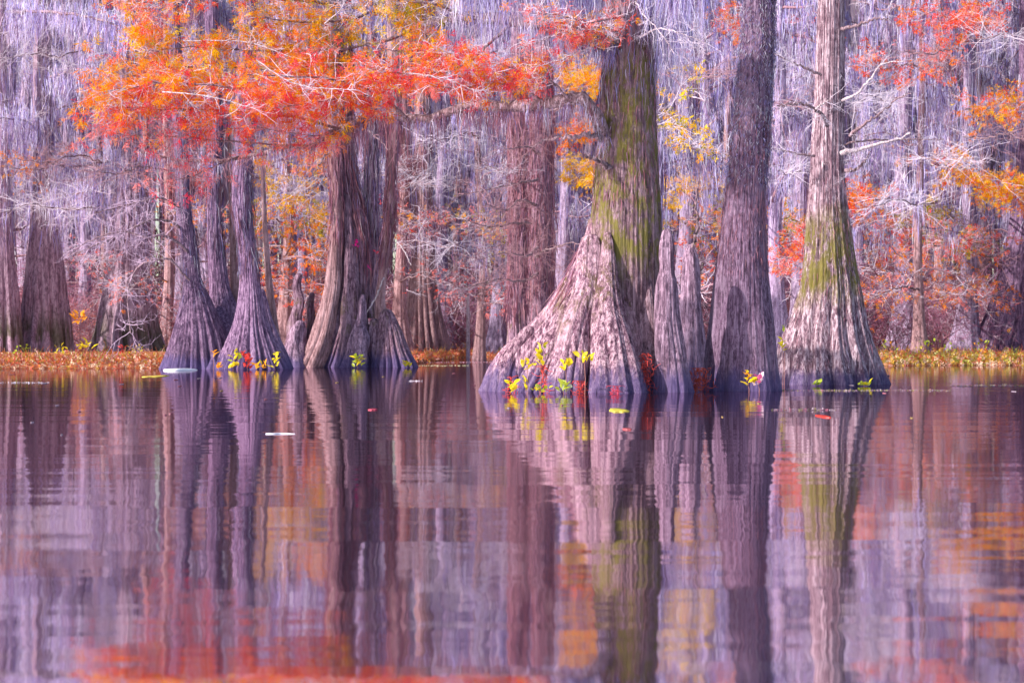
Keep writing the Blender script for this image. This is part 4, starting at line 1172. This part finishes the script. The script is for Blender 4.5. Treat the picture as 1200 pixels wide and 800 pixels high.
px, d = q.uniform(-350, 1550, n), q.uniform(200, 260, n)
S = np.stack([X(px, d), d, 0.7 + q.uniform(0, 8, n)], -1)
T = grow(S, q.normal(0, 1, (n, 3)), q.uniform(1.5, 4, n), 6, 0.4, r=q)
v, qd = tubes(T, taper(T, np.full(n, 0.05), 0.02), 3)
mb.add(v, qd, np.repeat(np.array((0.36, 0.18, 0.19)) * q.uniform(0.5, 1.3, (n, 1)), 18, 0))
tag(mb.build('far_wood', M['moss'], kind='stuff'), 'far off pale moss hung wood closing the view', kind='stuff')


# ------------------------------------------------------------------ small things: seedlings, roots, floating bits, bank plants
def leaf_mesh(name, ln, wd, bend=0.15, shape=0.5):
    """one leaf along +Y: two rows of quads folded at the midrib"""
    t = np.linspace(0, 1, 6)
    w = wd * np.sin(pi * np.clip(t, 0.02, 0.98) ** (0.7 + 0.6 * shape)) * 0.5
    z = -bend * ln * t ** 2
    L_ = np.stack([-w, t * ln, z + w * 0.35], -1)
    C_ = np.stack([w * 0, t * ln, z], -1)
    R_ = np.stack([w, t * ln, z + w * 0.35], -1)
    v = np.stack([L_, C_, R_], 1).reshape(-1, 3)
    q = [(3 * a + b, 3 * a + b + 1, 3 * a + b + 4, 3 * a + b + 3) for a in range(5) for b in (0, 1)]
    return v, np.array(q)


LEAFM = {}
def leaf_data(col, ln, wd):
    key = (tuple(col), ln, wd)
    if key not in LEAFM:
        v, q = leaf_mesh('leaf', ln, wd)
        LEAFM[key] = MB().add(v, q, col).mesh('leaf', M['plant'])
    return LEAFM[key]


LY, LG, LR, LO, LP, LW = (0.80, 0.64, 0.02), (0.40, 0.46, 0.04), (0.66, 0.06, 0.05), (0.86, 0.36, 0.02), (0.80, 0.16, 0.36), (0.66, 0.70, 0.52)


def seedling(px, py0, py1, d, label, col=LY, n=9, spread=8, ln=0.19, wd=0.10, base_z=0.0, mixc=None, group=None, name='seedling', cat='plant'):
    """leaves clustered between py1 (top) and py0 (bottom) on a thin stem standing in the water"""
    o = np.array((X(px, d), d, base_z))
    t = thing(name, o, label, cat, group)
    top, bot = Zp(py1, d), max(Zp(py0, d), base_z + 0.02)
    P = np.array([[0, 0, -0.25], [0.02, 0, (bot - base_z) * 0.5], [0.0, 0.02, bot - base_z], [0.02, 0.0, top - base_z]])[None]
    v, q = tubes(P, np.array([[0.008, 0.008, 0.007, 0.004]]), 5)
    MB().add(v, q, (0.30, 0.14, 0.13)).build('stem', M['twig'], t)
    n = int(n * 1.5)
    for k in range(n):
        c = col if mixc is None or rs.random() < 0.6 else mixc
        l = link('leaf', leaf_data(c, ln, wd), t)
        a = rs.uniform(0, 2 * pi)
        l.location = (rs.normal(0, spread * 0.35) * d / F, rs.normal(0, 0.05), bot - base_z + (top - bot) * (k + 0.5) / n + rs.normal(0, 0.01))
        l.rotation_euler = (rs.uniform(0.3, 1.3) * (1 if math.cos(a) > 0 else 1), rs.uniform(-0.6, 0.6), a * 0.5 - pi * 0.5 + (pi if rs.random() < 0.35 else 0))
        l.scale = (rs.uniform(0.75, 1.25),) * 3
    return t


dn = d0 - 3.2
seedling(633, 428, 405, dn, 'yellow leaved seedling, tallest one, against the sloping left buttress', LY, 11, 9, mixc=LG)
seedling(618, 433, 424, dn, 'low yellow leaved sprig just left of the tallest yellow seedling', LY, 5, 8)
seedling(663, 435, 425, dn, 'yellow leaved seedling standing before the middle of the buttress', LY, 7, 9)
seedling(685, 426, 415, dn, 'yellow leaved seedling farthest right on the buttress', LY, 8, 9)
seedling(600, 461, 449, dn, 'small bright yellow sprig at the waterline, left foot of the buttress', LY, 8, 6)
seedling(616, 458, 446, dn, 'thin yellow sprig at the waterline beside the small bright yellow one', LY, 4, 5)
seedling(660, 460, 451, dn, 'pale green and whitish sprig at the waterline before the buttress', LG, 10, 9, mixc=LW)
seedling(632, 459, 455, dn, 'row of little green leaves floating at the foot of the buttress', LG, 9, 18, ln=0.12, mixc=LY)
seedling(877, 452, 437, dc - 2.2, 'bright yellow sprig at the foot of the column cypress', LY, 10, 7, mixc=LO)
seedling(889, 452, 443, dc - 2.2, 'pink and white leaved sprig beside the bright yellow sprig', LP, 8, 9, mixc=(0.8, 0.6, 0.66))
seedling(1012, 457, 451, df - 3, 'yellow green sprig in the water before the flared cypress', LG, 8, 10, mixc=LY)
seedling(955, 457, 450, df - 3, 'faint green sprig at the left foot of the flared cypress', LG, 5, 8)
seedling(917, 412, 398, df - 2.0, 'yellow leaves hanging at the left edge of the flared cypress', LY, 4, 4)
seedling(919, 390, 383, df - 1.8, 'single small green sprig above the yellow leaves on the flared cypress', LG, 2, 3)
seedling(278, 424, 412, dg - 3, 'yellow green seedling in the water before the three joined trunks', LG, 9, 8, ln=0.29, wd=0.15, mixc=LY)
seedling(273, 435, 427, dg - 3, 'yellow sprig at the waterline under the yellow green seedling', LY, 7, 8, ln=0.29, wd=0.15)
seedling(290, 435, 414, dg - 3, 'red leaved seedling before the three joined trunks', LR, 13, 8, ln=0.29, wd=0.14)
seedling(304, 435, 426, dg - 3, 'orange yellow low sprig right of the red seedling', LO, 9, 14, ln=0.29, wd=0.15, mixc=LY)
seedling(256, 434, 427, dg - 3, 'orange sprig at the foot of the leftmost joined trunk', LO, 5, 8, ln=0.27, wd=0.14)
seedling(250, 420, 412, dg - 3, 'small orange leaves low on the leftmost joined trunk', LO, 3, 5, ln=0.27, wd=0.14)
seedling(322, 432, 413, dg - 3, 'yellow sprig between the joined trunks and the hollow stump', LY, 7, 5, ln=0.29, wd=0.14)
seedling(419, 434, 417, dk - 3.5, 'bright yellow green sprig before the tall pointed knee', LG, 13, 8, ln=0.29, wd=0.15, mixc=LY)
seedling(478, 434, 424, dk - 3, 'yellow sprig at the right foot of the fluted stump', LY, 7, 6, ln=0.27, wd=0.14)
seedling(92, 380, 369, 128, 'bright orange leaved sapling between the two broad trees of the left bank', LO, 9, 11, ln=0.40, wd=0.2, base_z=0.35)
seedling(102, 410, 403, 116, 'yellow leaved plant on the left bank under the orange sapling', LY, 9, 15, ln=0.36, wd=0.18, base_z=0.2)
for px, lab, c in ((25, 'green yellow plant at the left end of the left bank', LG), (73, 'small yellow plant in the middle of the left bank', LY), (142, 'red plant near the right end of the left bank', LR), (160, 'yellow plant at the right end of the left bank', LY)):
    seedling(px, 416, 405, 115, lab, c, 7, 12, ln=0.20, wd=0.10, base_z=0.2)
for px, lab, c in ((1082, 'yellow bush on the right bank, nearest the flared cypress', LY), (1112, 'tall yellow green bush in the middle of the right bank', LG), (1150, 'orange plant beneath the rightmost fluted cypress', LO), (1040, 'orange plant at the left end of the right bank', LO)):
    seedling(px, 420, 399, 127, lab, c, 16, 18, ln=0.22, wd=0.10, base_z=0.25, mixc=LG)
seedling(418, 290, 282, dk - 1.6, 'bright magenta tag-like spot high on the forked cypress', (0.9, 0.01, 0.32), 8, 4, ln=0.14, wd=0.10, base_z=5.0, name='pink_spot', cat='leaves')  # tag-like magenta spots on the trunk, built here from leaf shapes
seedling(434, 317, 311, dk - 1.4, 'small magenta tag-like spot lower on the right stem of the forked cypress', (0.85, 0.03, 0.35), 4, 4, ln=0.11, wd=0.07, base_z=3.9, name='pink_spot', cat='leaves')
seedling(441, 299, 295, dk - 1.4, 'tiny red tag-like spot on the right stem of the forked cypress', (0.8, 0.05, 0.10), 3, 3, ln=0.16, wd=0.1, base_z=4.6, name='pink_spot', cat='leaves')


def tuft(px, py0, py1, d, label, wpx, n=160, col=(0.55, 0.07, 0.06)):
    t = thing('root_tuft', (X(px, d), d, 0), label, 'roots')
    h = Zp(py1, d)
    w = wpx * d / F
    S = np.stack([rs.normal(0, w * 0.3, n), rs.normal(0, 0.12, n), rs.uniform(-0.05, h, n)], -1)
    n = int(n * 0.55)
    S = S[:n]
    T = grow(S, rs.normal(0, 1, (n, 3)) * np.array((0.6, 0.6, 1)), rs.uniform(0.10, 0.35, n), 6, 0.5)
    T[:, :, 2] = np.minimum(T[:, :, 2], h)
    v, q = tubes(T, taper(T, np.full(n, 0.009), 0.004), 3)
    c = np.clip(np.array(col) * rs.uniform(0.6, 1.5, (n, 1)), 0, 0.9)
    MB().add(v, q, np.repeat(c, 18, 0)).build('roots', M['twig'], t, kind='stuff')


tuft(757, 458, 414, d0 - 1.6, 'tall red root tangle in the cleft between the buttress and the tall knee', 12, 260)
tuft(817, 452, 431, d0 - 0.8, 'red root tangle between the tall knee and the column cypress', 26, 300, (0.52, 0.09, 0.06))
tuft(637, 452, 428, d0 - 2.6, 'thin red roots below the tallest yellow seedling', 7, 90)
tuft(680, 458, 446, d0 - 2.8, 'small red root tuft at the foot of the rightmost buttress fold', 8, 80)
tuft(720, 460, 452, d0 - 3, 'low red root tuft floating at the middle of the buttress', 14, 60, (0.42, 0.05, 0.08))
tuft(600, 452, 440, d0 - 2.2, 'faint red roots on the left foot of the sloping buttress', 9, 70)


def floater(px, py, wpx, label, name='leaf_or_reflection', cat='leaf', col=LY, dpx=4, group=None, lobes=7, mat='plant'):
    """a flat leaf, pad or painted reflection spot lying on the water"""
    d = DW(py)
    w, dp = wpx * d / F / 2, max(0.03, dpx / 2 * d * d / (H * F))
    a = np.arange(20) / 20 * 2 * pi
    rr = 1 + 0.14 * np.cos(lobes * a + rs.uniform(0, 6)) + 0.1 * np.cos(3 * a + rs.uniform(0, 6))
    ring = lambda k, z: np.stack([w * rr * np.cos(a) * k, dp * rr * np.sin(a) * k, np.full(20, z * 0.5) + rs.normal(0, 0.001, 20)], -1)
    v = np.concatenate([ring(1, -0.01), ring(1, 0.018), ring(0.6, 0.012), ring(0.05, 0.016)])
    i = np.arange(80).reshape(4, 20)
    nx = np.roll(i, -1, 1)
    mb = MB().add(v, np.stack([i[:-1], nx[:-1], nx[1:], i[1:]], -1), np.array(col) * rs.uniform(0.8, 1.15, (80, 1)))
    o = mb.build(name, M[mat], origin=(0, 0, 0))
    o.location = (X(px, d), d, 0.006)
    return tag(o, label, cat, group)


floater(725, 481, 21, 'largest pale yellow lily pad floating before the buttress', 'lily_pad', 'lily pad', (0.85, 0.72, 0.12), 4)
floater(183, 441, 22, 'yellow lily pad near the left bank', 'lily_pad', 'lily pad', (0.8, 0.62, 0.12), 2)
floater(965, 488, 12, 'red reflection spot on the water before the flared cypress', col=LR, dpx=3)  # pink reflection on the water, painted as a flat red spot
floater(735, 503, 10, 'dull red floating leaf beyond the largest lily pad', col=(0.5, 0.12, 0.14), dpx=1.5)
floater(437, 480, 10, 'dark red floating leaf before the fluted stump', col=(0.5, 0.08, 0.14), dpx=1.5)
for a in range(46):
    py = 434 + 76 * rs.random() ** 1.6
    px = rs.uniform(0, 1200)
    if 470 > py and (560 < px < 920): continue
    floater(px, py, rs.uniform(1.5, 3.8), 'tiny pale scrap floating on the dark water', col=((0.36, 0.28, 0.36), (0.4, 0.15, 0.2), (0.4, 0.27, 0.12))[rs.integers(0, 3)], dpx=0.5, group='tiny scraps floating on the water')


def stick(pts, r, label, name, cat, col, matn='twig'):
    """a piece of wood lying half sunk: pts are (px, py) on the water"""
    w = np.array([(X(a, DW(b)), DW(b), 0.005) for a, b in pts])
    u = np.linspace(0, 1, 14)
    P = np.stack([curve(u, np.linspace(0, 1, len(w)), w[:, k]) for k in range(3)], -1)
    P += rs.normal(0, min(0.02, r * 0.4), P.shape) * np.array((1, 1, 0.1))
    v, q = tubes(P[None], (r * np.sin(np.clip(u * 0.94 + 0.05, 0, 1) * pi) ** 0.4)[None], 8)
    o = MB().add(v, q, np.array(col)).build(name, M[matn], origin=tuple(P[0]))
    o.location = tuple(P[0])
    return tag(o, label, cat)


stick([(193, 434), (205, 434.2), (218, 433.9), (231, 433.6)], 0.09, 'white bleached driftwood log at the foot of the leftmost joined trunk', 'driftwood', 'driftwood', (0.86, 0.83, 0.9))
stick([(311, 508.3), (320, 508.4), (330, 508.2), (345, 508.4)], 0.011, 'white bare stick floating alone on the open water', 'floating_stick', 'stick', (0.55, 0.56, 0.66))
stick([(1030, 448), (1035, 443), (1042, 440)], 0.05, 'dark curved stick at the right foot of the flared cypress', 'floating_stick', 'stick', (0.08, 0.05, 0.07))
stick([(790, 456), (830, 457), (855, 456), (880, 456)], 0.03, 'long reddish root lying in the water before the column cypress', 'floating_root', 'root', (0.4, 0.18, 0.22))


def weed_line(px0, px1, py, label, n=500, pal=((0.34, 0.22, 0.30), (0.4, 0.13, 0.19), (0.26, 0.24, 0.07), (0.40, 0.31, 0.36)), thick=0.5):
    n = int(n * 0.4)
    d = DW(py)
    x = rs.uniform(px0, px1, n)
    y = d + rs.normal(0, thick, n) + noise1(x, 4, 0.05) * thick
    O = np.stack([X(x, d), y, np.full(n, 0.012)], -1)
    mb = MB()
    needle_sprays(mb, O, rs.normal(0, 1, (n, 3)) * np.array((1, 1, 0.05)), rs.uniform(0.03, 0.07, n), cols(n, pal, [1] * len(pal)), 5, 0.2, 0.0)
    o = mb.build('floating_weed', M['plant'], origin=(X((px0 + px1) / 2, d), d, 0), smooth=False, kind='stuff')
    o.location = (X((px0 + px1) / 2, d), d, 0)
    tag(o, label, kind='stuff')


weed_line(905, 1110, 457.5, 'thin line of floating weed before the flared cypress', 700, thick=0.35)
weed_line(1115, 1215, 452, 'line of pinkish floating weed at the right edge', 500, thick=0.5)
weed_line(905, 985, 480.5, 'short nearer streak of floating weed', 160, thick=0.12)
weed_line(495, 600, 424.5, 'pinkish weed line left of the huge buttress', 400, ((0.75, 0.3, 0.4), (0.7, 0.5, 0.6)), thick=1.5)
weed_line(490, 550, 428.5, 'pale yellow weed line beyond the fluted stump', 260, ((0.8, 0.75, 0.5), (0.7, 0.7, 0.4)), thick=0.8)
weed_line(-10, 55, 448.5, 'pale weed streak at the left edge', 120, ((0.75, 0.7, 0.8),), thick=0.2)
weed_line(478, 496, 446.5, 'small pale weed streak right of the fluted stump', 50, ((0.8, 0.7, 0.8),), thick=0.15)

# low plants covering the bank
mb = MB()
n = 26000
px = rs.uniform(-90, 1290, n)
x0 = X(px, 118.0)
e = bank_edge(x0)
y = e - 0.4 + rs.exponential(7.0, n)
x = x0
O = np.stack([x, y, ground_z(x, y) + rs.uniform(0, 0.16, n)], -1)
pal = np.array(((0.60, 0.17, 0.05), (0.54, 0.09, 0.06), (0.60, 0.36, 0.05), (0.34, 0.33, 0.05), (0.54, 0.24, 0.20), (0.66, 0.46, 0.32)))
right = px > 980
far_mid = (px > 470) & (px < 610)
ci = np.where(right, rs.choice(6, n, p=(.20, .08, .26, .32, .06, .08)), np.where(far_mid, rs.choice(6, n, p=(.50, .32, .06, .02, .1, 0)), rs.choice(6, n, p=(.34, .28, .10, .04, .18, .06))))
front = (y - e) < 0.5
ci = np.where(front & (rs.random(n) < 0.3), 5, ci)
needle_sprays(mb, O, rs.normal(0, 0.8, (n, 3)) + np.array((0, 0, 0.5)), rs.uniform(0.08, 0.24, n) * np.where(right, 1.5, 1), pal[ci] * rs.uniform(0.75, 1.15, (n, 1)), 6, 0.18, 0.0)
n = 3000
px = rs.uniform(-90, 1290, n)
x = X(px, 118.0)
e = bank_edge(x)
y = e + 1 + rs.exponential(5.0, n)
S = np.stack([x, y, ground_z(x, y)], -1)
T = grow(S, rs.normal(0, 0.5, (n, 3)) + np.array((0, 0, 1)), rs.uniform(0.3, 0.9, n), 5, 0.25)
v, qd = tubes(T, taper(T, np.full(n, 0.016), 0.008), 3)
mb.add(v, qd, np.repeat(pal[rs.integers(0, 5, n)] * 0.8, 15, 0))
tag(mb.build('ground_plants', M['plant'], smooth=False, kind='stuff'), 'orange and yellow low plants on the bank', kind='stuff')
